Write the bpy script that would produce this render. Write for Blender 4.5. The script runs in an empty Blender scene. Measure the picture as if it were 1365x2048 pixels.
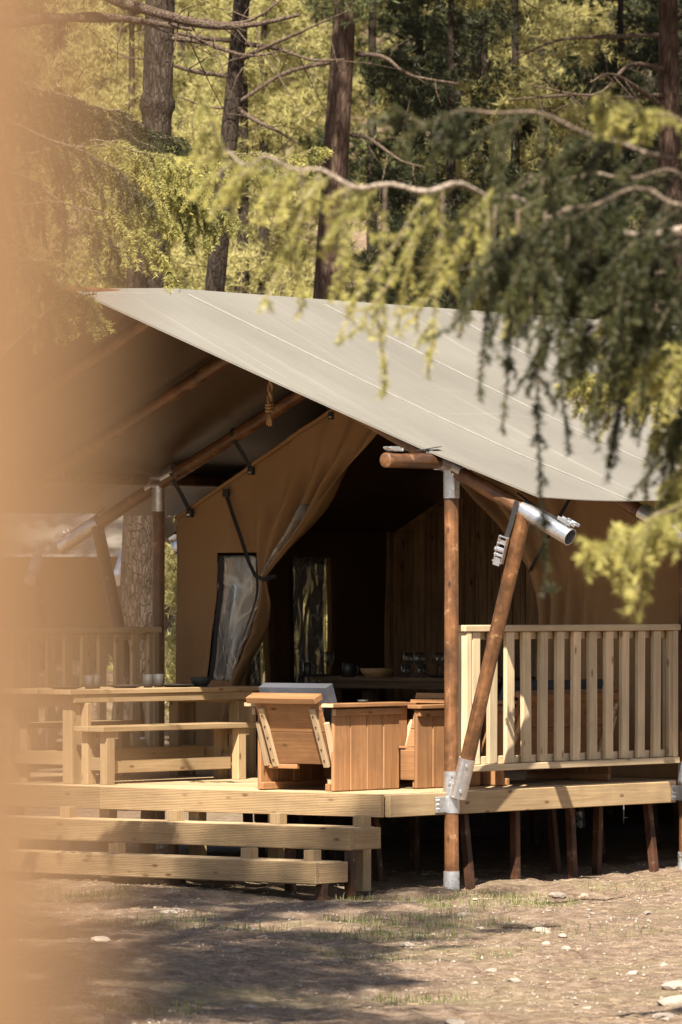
import bpy, math, random
import numpy as np
from mathutils import Vector, Matrix, Quaternion

# ------------------------------------------------------------------ camera, light, exposure
scene = bpy.context.scene
COL = scene.collection
U = 1.13                                   # model units -> metres
EYE = 1.8376
cam_d = bpy.data.cameras.new('camera')
cam = bpy.data.objects.new('camera', cam_d)
COL.objects.link(cam)
cam.location = (0, 0, EYE * U)
cam.rotation_euler = (math.radians(90), 0, 0)
cam_d.sensor_fit = 'VERTICAL'
cam_d.sensor_height = 36.0
cam_d.sensor_width = 24.0
cam_d.lens = 187.7
cam_d.shift_y = 181.0 / 2048.0
cam_d.clip_start = 0.2
cam_d.clip_end = 2000.0
cam_d.dof.use_dof = True
cam_d.dof.focus_distance = 34.2 * U
cam_d.dof.aperture_fstop = 6.0
scene.camera = cam

SUN_EL = math.radians(50.8)
SUN_H = Vector((-0.129, -0.991, 0)).normalized()
to_sun = Vector((SUN_H.x * math.cos(SUN_EL), SUN_H.y * math.cos(SUN_EL), math.sin(SUN_EL)))
world = bpy.data.worlds.new('World')
scene.world = world
world.use_nodes = True
wn = world.node_tree.nodes
sky = wn.new('ShaderNodeTexSky')
sky.sky_type = 'NISHITA'
sky.sun_disc = False
sky.sun_elevation = SUN_EL
sky.sun_rotation = math.atan2(to_sun.x, to_sun.y)
sky.air_density = 1.0
sky.dust_density = 2.0
world.node_tree.links.new(sky.outputs[0], wn['Background'].inputs[0])
wn['Background'].inputs[1].default_value = 0.05
sun_d = bpy.data.lights.new('sun', 'SUN')
sun_d.energy = 5.0
sun_d.angle = math.radians(0.5)
sun_d.color = (1.0, 0.915, 0.79)
sun = bpy.data.objects.new('sun', sun_d)
COL.objects.link(sun)
sun.location = to_sun * 60
sun.rotation_mode = 'QUATERNION'
sun.rotation_quaternion = to_sun.to_track_quat('Z', 'Y')
scene.view_settings.view_transform = 'Standard'
scene.view_settings.look = 'None'
scene.view_settings.exposure = 1.55
scene.view_settings.gamma = 1.0
scene.view_settings.use_curve_mapping = False
scene.cycles.max_bounces = 6
scene.cycles.diffuse_bounces = 5
scene.cycles.transparent_max_bounces = 12
scene.cycles.use_denoising = True

# ------------------------------------------------------------------ frames and helpers
PHI = math.radians(37.4)
CX, CY = 0.27, 33.44                       # front right corner of the deck
DECK = 0.638                               # deck surface
FR = (0.645, 1.98, 3.32)
FRALL = FR + (4.655, 5.99, 7.325, 8.66)                   # the three frames of the tent
R = math.radians
rng = np.random.default_rng(7)
random.seed(5)

def W(x, y, z=0.0):
    """tent coordinates -> world (model units)"""
    c, s = math.cos(PHI), math.sin(PHI)
    return Vector((CX + c * x + s * y, CY - s * x + c * y, z))

def tag(o, label=None, cat=None, group=None, kind=None):
    if label: o['label'] = label
    if cat: o['category'] = cat
    if group: o['group'] = group
    if kind: o['kind'] = kind
    return o

def thing(name, label, cat, loc, rz=0.0, group=None, tent=True):
    """an Empty at the base of a thing; loc in tent coordinates (or world if tent=False)"""
    o = bpy.data.objects.new(name, None)
    o.empty_display_size = 0.1
    COL.objects.link(o)
    p = W(*loc) if tent else Vector(loc)
    o.location = p * U
    o.rotation_euler = (0, 0, (-PHI if tent else 0) + rz)
    return tag(o, label, cat, group)

def link(name, me, mats, parent=None, smooth=False):
    for m in (mats if isinstance(mats, (list, tuple)) else [mats]):
        me.materials.append(m)
    if smooth:
        me.polygons.foreach_set('use_smooth', [True] * len(me.polygons))
    o = bpy.data.objects.new(name, me)
    COL.objects.link(o)
    if parent is not None: o.parent = parent
    return o

def copy_tree(o, parent=None):
    c = o.copy(); COL.objects.link(c)
    if parent is not None: c.parent = parent
    for ch in list(o.children): copy_tree(ch, c)
    return c

class MB:
    """collects simple shapes into one mesh"""
    def __init__(s): s.v, s.f, s.m = [], [], []
    def add(s, v, f, m=0):
        k = len(s.v); s.v += [tuple(p) for p in v]
        s.f += [tuple(i + k for i in q) for q in f]; s.m += [m] * len(f)
    def box(s, lo, hi, b=0.0, M=None, m=0):
        (x0, y0, z0), (x1, y1, z1) = lo, hi
        if b <= 0:
            v = [(x, y, z) for x in (x0, x1) for y in (y0, y1) for z in (z0, z1)]
            f = [(0, 1, 3, 2), (4, 6, 7, 5), (0, 4, 5, 1), (2, 3, 7, 6), (0, 2, 6, 4), (1, 5, 7, 3)]
        else:
            v, idx = [], {}
            for i, x in enumerate((x0, x1)):
                for j, y in enumerate((y0, y1)):
                    for k, z in enumerate((z0, z1)):
                        sx, sy, sz = 1 - 2 * i, 1 - 2 * j, 1 - 2 * k
                        for a in range(3):
                            p = [x + sx * b, y + sy * b, z + sz * b]
                            p[a] = (x, y, z)[a]
                            idx[i, j, k, a] = len(v); v.append(tuple(p))
            f = []
            for a in range(3):
                o1, o2 = [q for q in range(3) if q != a]
                for e in (0, 1):
                    q = []
                    for (p1, p2) in ((0, 0), (1, 0), (1, 1), (0, 1)):
                        c = [0, 0, 0]; c[a] = e; c[o1] = p1; c[o2] = p2
                        q.append(idx[(*c, a)])
                    f.append(tuple(q))
                for p1 in (0, 1):
                    for p2 in (0, 1):
                        c0 = [0, 0, 0]; c1 = [0, 0, 0]
                        c0[o1] = c1[o1] = p1; c0[o2] = c1[o2] = p2; c1[a] = 1
                        f.append((idx[(*c0, o1)], idx[(*c1, o1)], idx[(*c1, o2)], idx[(*c0, o2)]))
            for c in ((i, j, k) for i in (0, 1) for j in (0, 1) for k in (0, 1)):
                f.append(tuple(idx[(*c, a)] for a in range(3)))
        if M is not None: v = [M @ Vector(p) for p in v]
        s.add(v, f, m); return s
    def tube(s, pts, r, n=10, caps=True, m=0):
        pts = [Vector(p) for p in pts]
        rs = r if isinstance(r, (list, tuple)) else [r] * len(pts)
        v, f = [], []
        t0 = (pts[1] - pts[0]).normalized()
        side = t0.orthogonal().normalized()
        for i, p in enumerate(pts):
            t = (pts[min(i + 1, len(pts) - 1)] - pts[max(i - 1, 0)]).normalized()
            side = (side - t * side.dot(t)).normalized()
            up = t.cross(side)
            for k in range(n):
                a = 2 * math.pi * k / n
                v.append(p + (side * math.cos(a) + up * math.sin(a)) * rs[i])
        for i in range(len(pts) - 1):
            for k in range(n):
                k2 = (k + 1) % n
                f.append((i * n + k, i * n + k2, (i + 1) * n + k2, (i + 1) * n + k))
        if caps:
            f.append(tuple(range(n - 1, -1, -1)))
            f.append(tuple((len(pts) - 1) * n + k for k in range(n)))
        s.add(v, f, m); return s
    def lathe(s, prof, n=20, c=(0, 0, 0), m=0):
        v, f = [], []
        for (r, z) in prof:
            for k in range(n):
                a = 2 * math.pi * k / n
                v.append((c[0] + r * math.cos(a), c[1] + r * math.sin(a), c[2] + z))
        for i in range(len(prof) - 1):
            for k in range(n):
                k2 = (k + 1) % n
                f.append((i * n + k, i * n + k2, (i + 1) * n + k2, (i + 1) * n + k))
        s.add(v, f, m); return s
    def strip(s, pts, w, across, t=0.003, m=0):
        """a flat strap of width w along pts"""
        pts = [Vector(p) for p in pts]; across = Vector(across).normalized()
        v, f = [], []
        for i, p in enumerate(pts):
            d = (pts[min(i + 1, len(pts) - 1)] - pts[max(i - 1, 0)]).normalized()
            nrm = d.cross(across).normalized()
            ac = nrm.cross(d).normalized()
            for (a, b) in ((-1, -1), (1, -1), (1, 1), (-1, 1)):
                v.append(p + ac * (w / 2 * a) + nrm * (t / 2 * b))
        for i in range(len(pts) - 1):
            for k in range(4):
                k2 = (k + 1) % 4
                f.append((i * 4 + k, i * 4 + k2, i * 4 + 4 + k2, i * 4 + 4 + k))
        f.append((3, 2, 1, 0)); e = (len(pts) - 1) * 4; f.append((e, e + 1, e + 2, e + 3))
        s.add(v, f, m); return s
    def build(s, name, mats, parent=None, smooth=False):
        me = bpy.data.meshes.new(name)
        me.from_pydata([(p[0] * U, p[1] * U, p[2] * U) for p in s.v], [], s.f)
        if any(s.m): me.polygons.foreach_set('material_index', s.m)
        return link(name, me, mats, parent, smooth)

def smooth_edges(o, ang=40):
    o.data.polygons.foreach_set('use_smooth', [True] * len(o.data.polygons))
    o.data.set_sharp_from_angle(angle=R(ang))
    return o

def tri_mesh(name, V, mats, parent=None, tint=None, F=None):
    """triangle soup (N,3 verts) or verts + faces from numpy, vertices in model units"""
    me = bpy.data.meshes.new(name)
    n = len(V)
    if F is None: F = np.arange(n, dtype=np.int32).reshape(-1, 3)
    k = F.shape[1]
    me.vertices.add(n); me.loops.add(F.size); me.polygons.add(len(F))
    me.vertices.foreach_set('co', (np.asarray(V, dtype=np.float32) * U).ravel())
    me.loops.foreach_set('vertex_index', F.ravel().astype(np.int32))
    me.polygons.foreach_set('loop_start', np.arange(0, F.size, k, dtype=np.int32))
    me.polygons.foreach_set('loop_total', np.full(len(F), k, dtype=np.int32))
    if tint is not None:
        at = me.attributes.new('tint', 'FLOAT', 'POINT')
        at.data.foreach_set('value', np.asarray(tint, dtype=np.float32))
    me.update(calc_edges=True); me.validate()
    return link(name, me, mats, parent)

_cache = {}
LM = {}
def setlm(o, Mx):
    o.matrix_local = Mx; LM[o.name] = Mx.copy()
def inv_of(p):
    return LM[p.name].inverted() if p.name in LM else Matrix()
def board(parent, name, p0, p1, w, h, mat, b=0.004, up=(0, 0, 1), jit=0.0):
    """a plank from p0 to p1 (its axis), w across, h along 'up'; the grain runs along its own x"""
    p0, p1 = Vector(p0), Vector(p1)
    L = (p1 - p0).length
    key = (round(L, 3), round(w, 3), round(h, 3), mat.name, b)
    if key not in _cache:
        me = bpy.data.meshes.new(name)
        mb = MB().box((-L / 2, -w / 2, -h / 2), (L / 2, w / 2, h / 2), b)
        me.from_pydata([(a * U, c * U, d * U) for a, c, d in mb.v], [], mb.f)
        me.materials.append(mat); _cache[key] = me
    o = bpy.data.objects.new(name, _cache[key]); COL.objects.link(o)
    X = (p1 - p0).normalized(); Z = Vector(up); Z = (Z - X * Z.dot(X)).normalized(); Y = Z.cross(X)
    Mx = Matrix((X, Y, Z)).transposed().to_4x4()
    Mx.translation = (p0 + p1) / 2 * U
    if jit: Mx = Mx @ Matrix.Rotation(random.uniform(-jit, jit), 4, 'X') @ Matrix.Rotation(random.uniform(-jit, jit) * .5, 4, 'Z')
    o.parent = parent; setlm(o, Mx)
    return o

def log(parent, name, p0, p1, r, mat, n=16, seed=0, r1=None):
    """a round pole with a slightly uneven, knotty surface"""
    p0, p1 = Vector(p0), Vector(p1); L = (p1 - p0).length
    g = np.random.default_rng(seed + 11); k = max(6, int(L / 0.12)); r1 = r if r1 is None else r1
    mb = MB(); pts, rr = [], []
    ends = [0, .004] + list(np.linspace(.05, L - .05, k)) + [L - .004, L]
    for i, x in enumerate(ends):
        f = 0.90 if i in (0, len(ends) - 1) else 1.0
        pts.append((x, 0.002 * math.sin(x * 5 + seed), 0.002 * math.cos(x * 4 + seed)))
        rr.append((r + (r1 - r) * x / L) * f * (1 + g.normal(0, .014)))
    mb.tube(pts, rr, n)
    o = mb.build(name, mat, parent); smooth_edges(o, 50)
    X = (p1 - p0).normalized()
    Z = Vector((0, 0, 1)) if abs(X.z) < .9 else Vector((1, 0, 0))
    Z = (Z - X * Z.dot(X)).normalized(); Y = Z.cross(X)
    Mx = Matrix((X, Y, Z)).transposed().to_4x4(); Mx.translation = p0 * U
    setlm(o, Mx)
    return o

# ------------------------------------------------------------------ materials
def mat_new(name):
    m = bpy.data.materials.new(name); m.use_nodes = True
    nt = m.node_tree; b = nt.nodes['Principled BSDF']
    return m, nt, b
def N(nt, typ, **kw):
    n = nt.nodes.new(typ)
    for k, v in kw.items():
        if k in n.inputs: n.inputs[k].default_value = v
        else: setattr(n, k, v)
    return n
def ramp(nt, stops):
    r = nt.nodes.new('ShaderNodeValToRGB'); el = r.color_ramp.elements
    while len(el) < len(stops): el.new(0.5)
    for e, (p, c) in zip(el, stops):
        e.position = p; e.color = (c, c, c, 1) if not isinstance(c, (tuple, list)) else (*c, 1)
    return r
def mixc(nt, fac, a, b, mode='MIX'):
    m = nt.nodes.new('ShaderNodeMix'); m.data_type = 'RGBA'; m.blend_type = mode
    for sock, v in ((m.inputs[0], fac), (m.inputs[6], a), (m.inputs[7], b)):
        if hasattr(v, 'links'): nt.links.new(v, sock)
        elif isinstance(v, (int, float)): sock.default_value = v
        else: sock.default_value = (*v, 1)
    return m.outputs[2]
def mapping(nt, scale, rnd=True, coord='Object'):
    tc = nt.nodes.new('ShaderNodeTexCoord'); mp = nt.nodes.new('ShaderNodeMapping')
    mp.inputs['Scale'].default_value = scale
    src = tc.outputs[coord]
    if rnd:
        oi = nt.nodes.new('ShaderNodeObjectInfo'); mul = N(nt, 'ShaderNodeMath', operation='MULTIPLY')
        mul.inputs[1].default_value = 37.0; nt.links.new(oi.outputs['Random'], mul.inputs[0])
        ad = N(nt, 'ShaderNodeVectorMath', operation='ADD')
        nt.links.new(src, ad.inputs[0]); nt.links.new(mul.outputs[0], ad.inputs[1]); src = ad.outputs[0]
    nt.links.new(src, mp.inputs['Vector'])
    return mp.outputs['Vector']
def bump(nt, b, h, strength, dist=0.01):
    bn = N(nt, 'ShaderNodeBump'); bn.inputs['Strength'].default_value = strength; bn.inputs['Distance'].default_value = dist
    nt.links.new(h, bn.inputs['Height']); nt.links.new(bn.outputs[0], b.inputs['Normal']); return bn

def wood(name, light, dark, knot, rough=0.65, ribs=False, spec=0.3, worn=None):
    m, nt, b = mat_new(name); L = nt.links.new
    v = mapping(nt, (1, 1, 1))
    mp = N(nt, 'ShaderNodeMapping'); mp.inputs['Scale'].default_value = (0.8, 20, 20); L(v, mp.inputs[0])
    n1 = N(nt, 'ShaderNodeTexNoise', Scale=2.2, Detail=5.0, Roughness=0.6, Distortion=0.6); L(mp.outputs[0], n1.inputs['Vector'])
    mp2 = N(nt, 'ShaderNodeMapping'); mp2.inputs['Scale'].default_value = (2.5, 90, 90); L(v, mp2.inputs[0])
    n2 = N(nt, 'ShaderNodeTexNoise', Scale=1.0, Detail=3.0); L(mp2.outputs[0], n2.inputs['Vector'])
    r1 = ramp(nt, [(0.3, dark), (0.62, light)]); L(n1.outputs['Fac'], r1.inputs[0])
    r2 = ramp(nt, [(0.3, 0.84), (0.6, 1.0)]); L(n2.outputs['Fac'], r2.inputs[0])
    c = mixc(nt, 1.0, r1.outputs[0], r2.outputs[0], 'MULTIPLY')
    mp3 = N(nt, 'ShaderNodeMapping'); mp3.inputs['Scale'].default_value = (3.6, 9, 9); L(v, mp3.inputs[0])
    vo = N(nt, 'ShaderNodeTexVoronoi', Scale=1.0); L(mp3.outputs[0], vo.inputs['Vector'])
    rk = ramp(nt, [(0.05, 1.0), (0.09, 0.6), (0.15, 0.0)]); L(vo.outputs['Distance'], rk.inputs[0])
    c = mixc(nt, rk.outputs[0], c, knot)
    n4 = N(nt, 'ShaderNodeTexNoise', Scale=1.7, Detail=2.0); L(v, n4.inputs['Vector'])
    r4 = ramp(nt, [(0.3, 0.80), (0.7, 1.08)]); L(n4.outputs['Fac'], r4.inputs[0])
    c = mixc(nt, 1.0, c, r4.outputs[0], 'MULTIPLY')
    nq = N(nt, 'ShaderNodeTexNoise', Scale=2.6, Detail=6.0, Roughness=0.7); L(v, nq.inputs['Vector'])
    rq = ramp(nt, [(0.48, 0.0), (0.66, 0.45)]); L(nq.outputs['Fac'], rq.inputs[0])
    c = mixc(nt, rq.outputs[0], c, tuple(.62 * a_ + .10 * sum(dark) / 3 for a_ in dark))
    oi = N(nt, 'ShaderNodeObjectInfo'); ro = ramp(nt, [(0.0, 0.76), (1.0, 1.10)]); L(oi.outputs['Random'], ro.inputs[0])
    c = mixc(nt, 1.0, c, ro.outputs[0], 'MULTIPLY')
    if worn:
        n5 = N(nt, 'ShaderNodeTexNoise', Scale=4.5, Detail=5.0, Roughness=0.7); L(v, n5.inputs['Vector'])
        r5 = ramp(nt, [(0.38, 0.45), (0.62, 1.2)]); L(n5.outputs['Fac'], r5.inputs[0])
        c = mixc(nt, 1.0, c, r5.outputs[0], 'MULTIPLY')
        nw = N(nt, 'ShaderNodeTexNoise', Scale=9.0, Detail=6.0, Roughness=0.7); L(v, nw.inputs['Vector'])
        rw = ramp(nt, [(0.60, 0.0), (0.68, 1.0)]); L(nw.outputs['Fac'], rw.inputs[0])
        c = mixc(nt, rw.outputs[0], c, worn)
    L(c, b.inputs['Base Color'])
    b.inputs['Roughness'].default_value = rough
    b.inputs['Specular IOR Level'].default_value = spec
    h = n2.outputs['Fac']
    if ribs:
        tc = N(nt, 'ShaderNodeTexCoord')
        wv = N(nt, 'ShaderNodeTexWave', bands_direction='Z'); wv.inputs['Scale'].default_value = 30.0 / U
        L(tc.outputs['Object'], wv.inputs['Vector'])
        rr = ramp(nt, [(0.10, 0.0), (0.45, 1.0)]); L(wv.outputs['Fac'], rr.inputs[0])
        ad = N(nt, 'ShaderNodeMath', operation='MULTIPLY_ADD'); ad.inputs[1].default_value = 0.12
        L(n2.outputs['Fac'], ad.inputs[0]); L(rr.outputs[0], ad.inputs[2]); h = ad.outputs[0]
        bump(nt, b, h, 1.0, 0.009)
    else:
        bump(nt, b, h, 0.35, 0.003)
    return m

def cloth(name, c0, c1, rough=0.85, weave=700, trans=0.0, wr=0.45, spec=0.2):
    m, nt, b = mat_new(name); L = nt.links.new
    v = mapping(nt, (1, 1, 1), False)
    n1 = N(nt, 'ShaderNodeTexNoise', Scale=1.8, Detail=5.0, Roughness=0.6); L(v, n1.inputs['Vector'])
    r1 = ramp(nt, [(0.3, c0), (0.7, c1)]); L(n1.outputs['Fac'], r1.inputs[0])
    L(r1.outputs[0], b.inputs['Base Color'])
    b.inputs['Roughness'].default_value = rough; b.inputs['Specular IOR Level'].default_value = spec
    n2 = N(nt, 'ShaderNodeTexNoise', Scale=7.0, Detail=4.0, Distortion=0.8); L(v, n2.inputs['Vector'])
    n3 = N(nt, 'ShaderNodeTexNoise', Scale=float(weave), Detail=1.0); L(v, n3.inputs['Vector'])
    ad = N(nt, 'ShaderNodeMath', operation='MULTIPLY_ADD'); ad.inputs[1].default_value = 0.05
    L(n3.outputs['Fac'], ad.inputs[0]); L(n2.outputs['Fac'], ad.inputs[2])
    bump(nt, b, ad.outputs[0], wr, 0.02)
    if trans > 0:
        out = nt.nodes['Material Output']; tr = N(nt, 'ShaderNodeBsdfTranslucent'); L(r1.outputs[0], tr.inputs[0])
        mx = N(nt, 'ShaderNodeMixShader'); mx.inputs[0].default_value = trans
        L(b.outputs[0], mx.inputs[1]); L(tr.outputs[0], mx.inputs[2]); L(mx.outputs[0], out.inputs[0])
    return m

def plain(name, c, rough=0.5, metal=0.0, spec=0.5, var=0.12, bs=0.0, sc=20.0):
    m, nt, b = mat_new(name); L = nt.links.new
    v = mapping(nt, (1, 1, 1))
    n1 = N(nt, 'ShaderNodeTexNoise', Scale=sc, Detail=4.0); L(v, n1.inputs['Vector'])
    r1 = ramp(nt, [(0.3, tuple(x * (1 - var) for x in c)), (0.7, tuple(min(1, x * (1 + var)) for x in c))])
    L(n1.outputs['Fac'], r1.inputs[0]); L(r1.outputs[0], b.inputs['Base Color'])
    b.inputs['Roughness'].default_value = rough; b.inputs['Metallic'].default_value = metal
    b.inputs['Specular IOR Level'].default_value = spec
    if bs: bump(nt, b, n1.outputs['Fac'], bs, 0.004)
    return m

M = {}
M['pine'] = wood('treated_pine', (0.42, 0.295, 0.16), (0.33, 0.222, 0.114), (0.15, 0.075, 0.03))
M['pine_ribbed'] = wood('treated_pine_ribbed', (0.37, 0.255, 0.136), (0.29, 0.193, 0.098), (0.14, 0.07, 0.03), ribs=True)
M['pine_rail'] = wood('pale_treated_pine', (0.62, 0.48, 0.30), (0.51, 0.385, 0.23), (0.19, 0.10, 0.045))
M['deck'] = wood('deck_board', (0.52, 0.38, 0.22), (0.42, 0.295, 0.165), (0.16, 0.08, 0.035), ribs=False)
M['chair'] = wood('red_brown_pine', (0.37, 0.190, 0.084), (0.25, 0.120, 0.050), (0.10, 0.035, 0.012), rough=0.55)
M['chair_end'] = wood('raw_pine_end', (0.62, 0.46, 0.28), (0.50, 0.34, 0.19), (0.3, 0.18, 0.09))
M['log'] = wood('stained_log', (0.21, 0.092, 0.034), (0.11, 0.048, 0.019), (0.04, 0.017, 0.009), rough=0.42, spec=0.5, worn=(0.30, 0.17, 0.085))
M['stake'] = wood('stained_stake', (0.085, 0.036, 0.018), (0.05, 0.021, 0.011), (0.025, 0.01, 0.006), worn=(0.16, 0.12, 0.09))
M['panel'] = wood('dark_stained_board', (0.44, 0.27, 0.14), (0.17, 0.095, 0.046), (0.05, 0.025, 0.012), rough=0.5)
M['old_table'] = wood('weathered_board', (0.22, 0.155, 0.095), (0.13, 0.09, 0.055), (0.05, 0.03, 0.02))
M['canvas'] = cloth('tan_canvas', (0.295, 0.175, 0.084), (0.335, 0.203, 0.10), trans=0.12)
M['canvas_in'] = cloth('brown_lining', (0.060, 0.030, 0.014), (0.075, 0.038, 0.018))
M['canvas_near'] = cloth('sunlit_canvas', (0.19, 0.11, 0.054), (0.21, 0.122, 0.06), trans=0.1)
M['cushion'] = cloth('charcoal_cloth', (0.055, 0.057, 0.066), (0.075, 0.077, 0.088), weave=400)
M['strap'] = cloth('black_webbing', (0.022, 0.021, 0.022), (0.035, 0.033, 0.033), weave=300, rough=0.6)
M['black'] = plain('black_plastic', (0.018, 0.018, 0.018), 0.4)
M['ceramic'] = plain('dark_stoneware', (0.028, 0.026, 0.022), 0.7, var=0.3)
M['bowlwood'] = wood('bowl_wood', (0.42, 0.27, 0.13), (0.3, 0.18, 0.08), (0.2, 0.1, 0.05))
M['rope'] = plain('hemp_rope', (0.33, 0.21, 0.10), 0.9, var=0.3, bs=0.5, sc=60)
M['zinc'] = plain('zinc_fitting', (0.72, 0.72, 0.73), 0.28, 0.95, var=0.08, sc=35)

def galv():
    m, nt, b = mat_new('galvanised_steel'); L = nt.links.new
    v = mapping(nt, (1, 1, 1))
    vo = N(nt, 'ShaderNodeTexVoronoi', Scale=55.0); L(v, vo.inputs['Vector'])
    n1 = N(nt, 'ShaderNodeTexNoise', Scale=6.0, Detail=5.0); L(v, n1.inputs['Vector'])
    r1 = ramp(nt, [(0.0, (0.50, 0.51, 0.53)), (1.0, (0.68, 0.68, 0.69))]); L(vo.outputs['Color'], r1.inputs[0])
    r2 = ramp(nt, [(0.3, 0.75), (0.6, 1.0)]); L(n1.outputs['Fac'], r2.inputs[0])
    L(mixc(nt, 1.0, r1.outputs[0], r2.outputs[0], 'MULTIPLY'), b.inputs['Base Color'])
    b.inputs['Metallic'].default_value = 0.85
    r3 = ramp(nt, [(0.3, 0.42), (0.7, 0.26)]); L(n1.outputs['Fac'], r3.inputs[0]); L(r3.outputs[0], b.inputs['Roughness'])
    bump(nt, b, vo.outputs['Distance'], 0.05, 0.002)
    return m
M['galv'] = galv()

def galv_rust():
    m = M['galv'].copy(); m.name = 'muddy_steel'; nt = m.node_tree; L = nt.links.new; b = nt.nodes['Principled BSDF']
    v = mapping(nt, (1, 1, 1))
    n1 = N(nt, 'ShaderNodeTexNoise', Scale=14.0, Detail=8.0, Roughness=0.7); L(v, n1.inputs['Vector'])
    r = ramp(nt, [(0.52, 0.0), (0.56, 1.0)]); L(n1.outputs['Fac'], r.inputs[0])
    src = b.inputs['Base Color'].links[0].from_socket
    L(mixc(nt, r.outputs[0], src, (0.10, 0.075, 0.05)), b.inputs['Base Color'])
    inv = N(nt, 'ShaderNodeMath', operation='MULTIPLY_ADD'); inv.inputs[1].default_value = -0.6; inv.inputs[2].default_value = 0.6
    L(r.outputs[0], inv.inputs[0]); L(inv.outputs[0], b.inputs['Metallic'])
    return m
M['galv_rust'] = galv_rust()

def pvc_roof():
    """coated roof cloth: welded seams and scuffs along the fall of the roof"""
    m, nt, b = mat_new('roof_cloth'); L = nt.links.new
    v = mapping(nt, (1, 1, 1), False)
    n1 = N(nt, 'ShaderNodeTexNoise', Scale=0.9, Detail=4.0); L(v, n1.inputs['Vector'])
    r1 = ramp(nt, [(0.3, (0.165, 0.152, 0.127)), (0.7, (0.196, 0.181, 0.152))]); L(n1.outputs['Fac'], r1.inputs[0])
    mp = N(nt, 'ShaderNodeMapping'); mp.inputs['Scale'].default_value = (0.22, 9, 0.22); mp.inputs['Rotation'].default_value = (0, 0, R(-4)); L(v, mp.inputs[0])
    n2 = N(nt, 'ShaderNodeTexNoise', Scale=1.3, Detail=5.0, Roughness=0.65); L(mp.outputs[0], n2.inputs['Vector'])
    r2 = ramp(nt, [(0.60, 0.0), (0.75, 0.6)]); L(n2.outputs['Fac'], r2.inputs[0])
    c = mixc(nt, r2.outputs[0], r1.outputs[0], (0.30, 0.285, 0.25))
    mp5 = N(nt, 'ShaderNodeMapping'); mp5.inputs['Scale'].default_value = (20, 0.3, 1.0); mp5.inputs['Rotation'].default_value = (0, 0, R(6)); L(v, mp5.inputs[0])
    n5 = N(nt, 'ShaderNodeTexNoise', Scale=1.0, Detail=4.0); L(mp5.outputs[0], n5.inputs['Vector'])
    r5 = ramp(nt, [(0.66, 0.0), (0.76, 0.4)]); L(n5.outputs['Fac'], r5.inputs[0])
    c = mixc(nt, r5.outputs[0], c, (0.28, 0.265, 0.23))
    L(c, b.inputs['Base Color'])
    b.inputs['Roughness'].default_value = 0.42; b.inputs['Specular IOR Level'].default_value = 0.5
    n3 = N(nt, 'ShaderNodeTexNoise', Scale=2.5, Detail=5.0); L(v, n3.inputs['Vector'])
    ad = N(nt, 'ShaderNodeMath', operation='MULTIPLY_ADD'); ad.inputs[1].default_value = 0.5
    L(n2.outputs['Fac'], ad.inputs[0]); L(n3.outputs['Fac'], ad.inputs[2])
    bump(nt, b, ad.outputs[0], 0.3, 0.04)
    return m
M['roof'] = pvc_roof()
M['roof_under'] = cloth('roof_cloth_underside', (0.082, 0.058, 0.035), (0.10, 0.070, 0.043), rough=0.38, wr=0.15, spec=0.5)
M['seam'] = plain('welded_seam', (0.245, 0.23, 0.20), 0.45)

def clear_pvc():
    m, nt, b = mat_new('clear_window_film'); L = nt.links.new
    out = nt.nodes['Material Output']
    v = mapping(nt, (1, 1, 1), False)
    mp = N(nt, 'ShaderNodeMapping'); mp.inputs['Scale'].default_value = (5, 5, 2.2); mp.inputs['Rotation'].default_value = (0, R(25), 0); L(v, mp.inputs[0])
    n1 = N(nt, 'ShaderNodeTexNoise', Scale=1.1, Detail=2.0, Roughness=0.45, Distortion=1.2); L(mp.outputs[0], n1.inputs['Vector'])
    bn = N(nt, 'ShaderNodeBump'); bn.inputs['Strength'].default_value = 0.7; bn.inputs['Distance'].default_value = 0.012
    L(n1.outputs['Fac'], bn.inputs['Height'])
    gl = N(nt, 'ShaderNodeBsdfGlossy'); gl.inputs['Roughness'].default_value = 0.08; L(bn.outputs[0], gl.inputs['Normal'])
    tr = N(nt, 'ShaderNodeBsdfTransparent'); tr.inputs[0].default_value = (0.93, 0.91, 0.86, 1)
    fr = N(nt, 'ShaderNodeFresnel'); fr.inputs[0].default_value = 1.42; L(bn.outputs[0], fr.inputs['Normal'])
    df = N(nt, 'ShaderNodeBsdfDiffuse'); df.inputs[0].default_value = (0.8, 0.77, 0.72, 1); L(bn.outputs[0], df.inputs['Normal'])
    mpw = N(nt, 'ShaderNodeMapping'); mpw.inputs['Scale'].default_value = (1.6, 1.6, 1.1); mpw.inputs['Rotation'].default_value = (0, R(35), 0); L(v, mpw.inputs[0])
    nw_ = N(nt, 'ShaderNodeTexNoise', Scale=1.3, Detail=2.0, Distortion=1.0); L(mpw.outputs[0], nw_.inputs['Vector'])
    r = ramp(nt, [(0.30, 0.16), (0.487, 0.20), (0.50, 0.55), (0.513, 0.20), (0.70, 0.42)]); L(nw_.outputs['Fac'], r.inputs[0])  # pale streaks and veil: sheen of the wrinkled film put into its colour
    m0 = N(nt, 'ShaderNodeMixShader'); L(r.outputs[0], m0.inputs[0]); L(tr.outputs[0], m0.inputs[1]); L(df.outputs[0], m0.inputs[2])
    m1 = N(nt, 'ShaderNodeMixShader'); L(fr.outputs[0], m1.inputs[0]); L(m0.outputs[0], m1.inputs[1]); L(gl.outputs[0], m1.inputs[2])
    L(m1.outputs[0], out.inputs[0])
    return m
M['film'] = clear_pvc()
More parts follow.
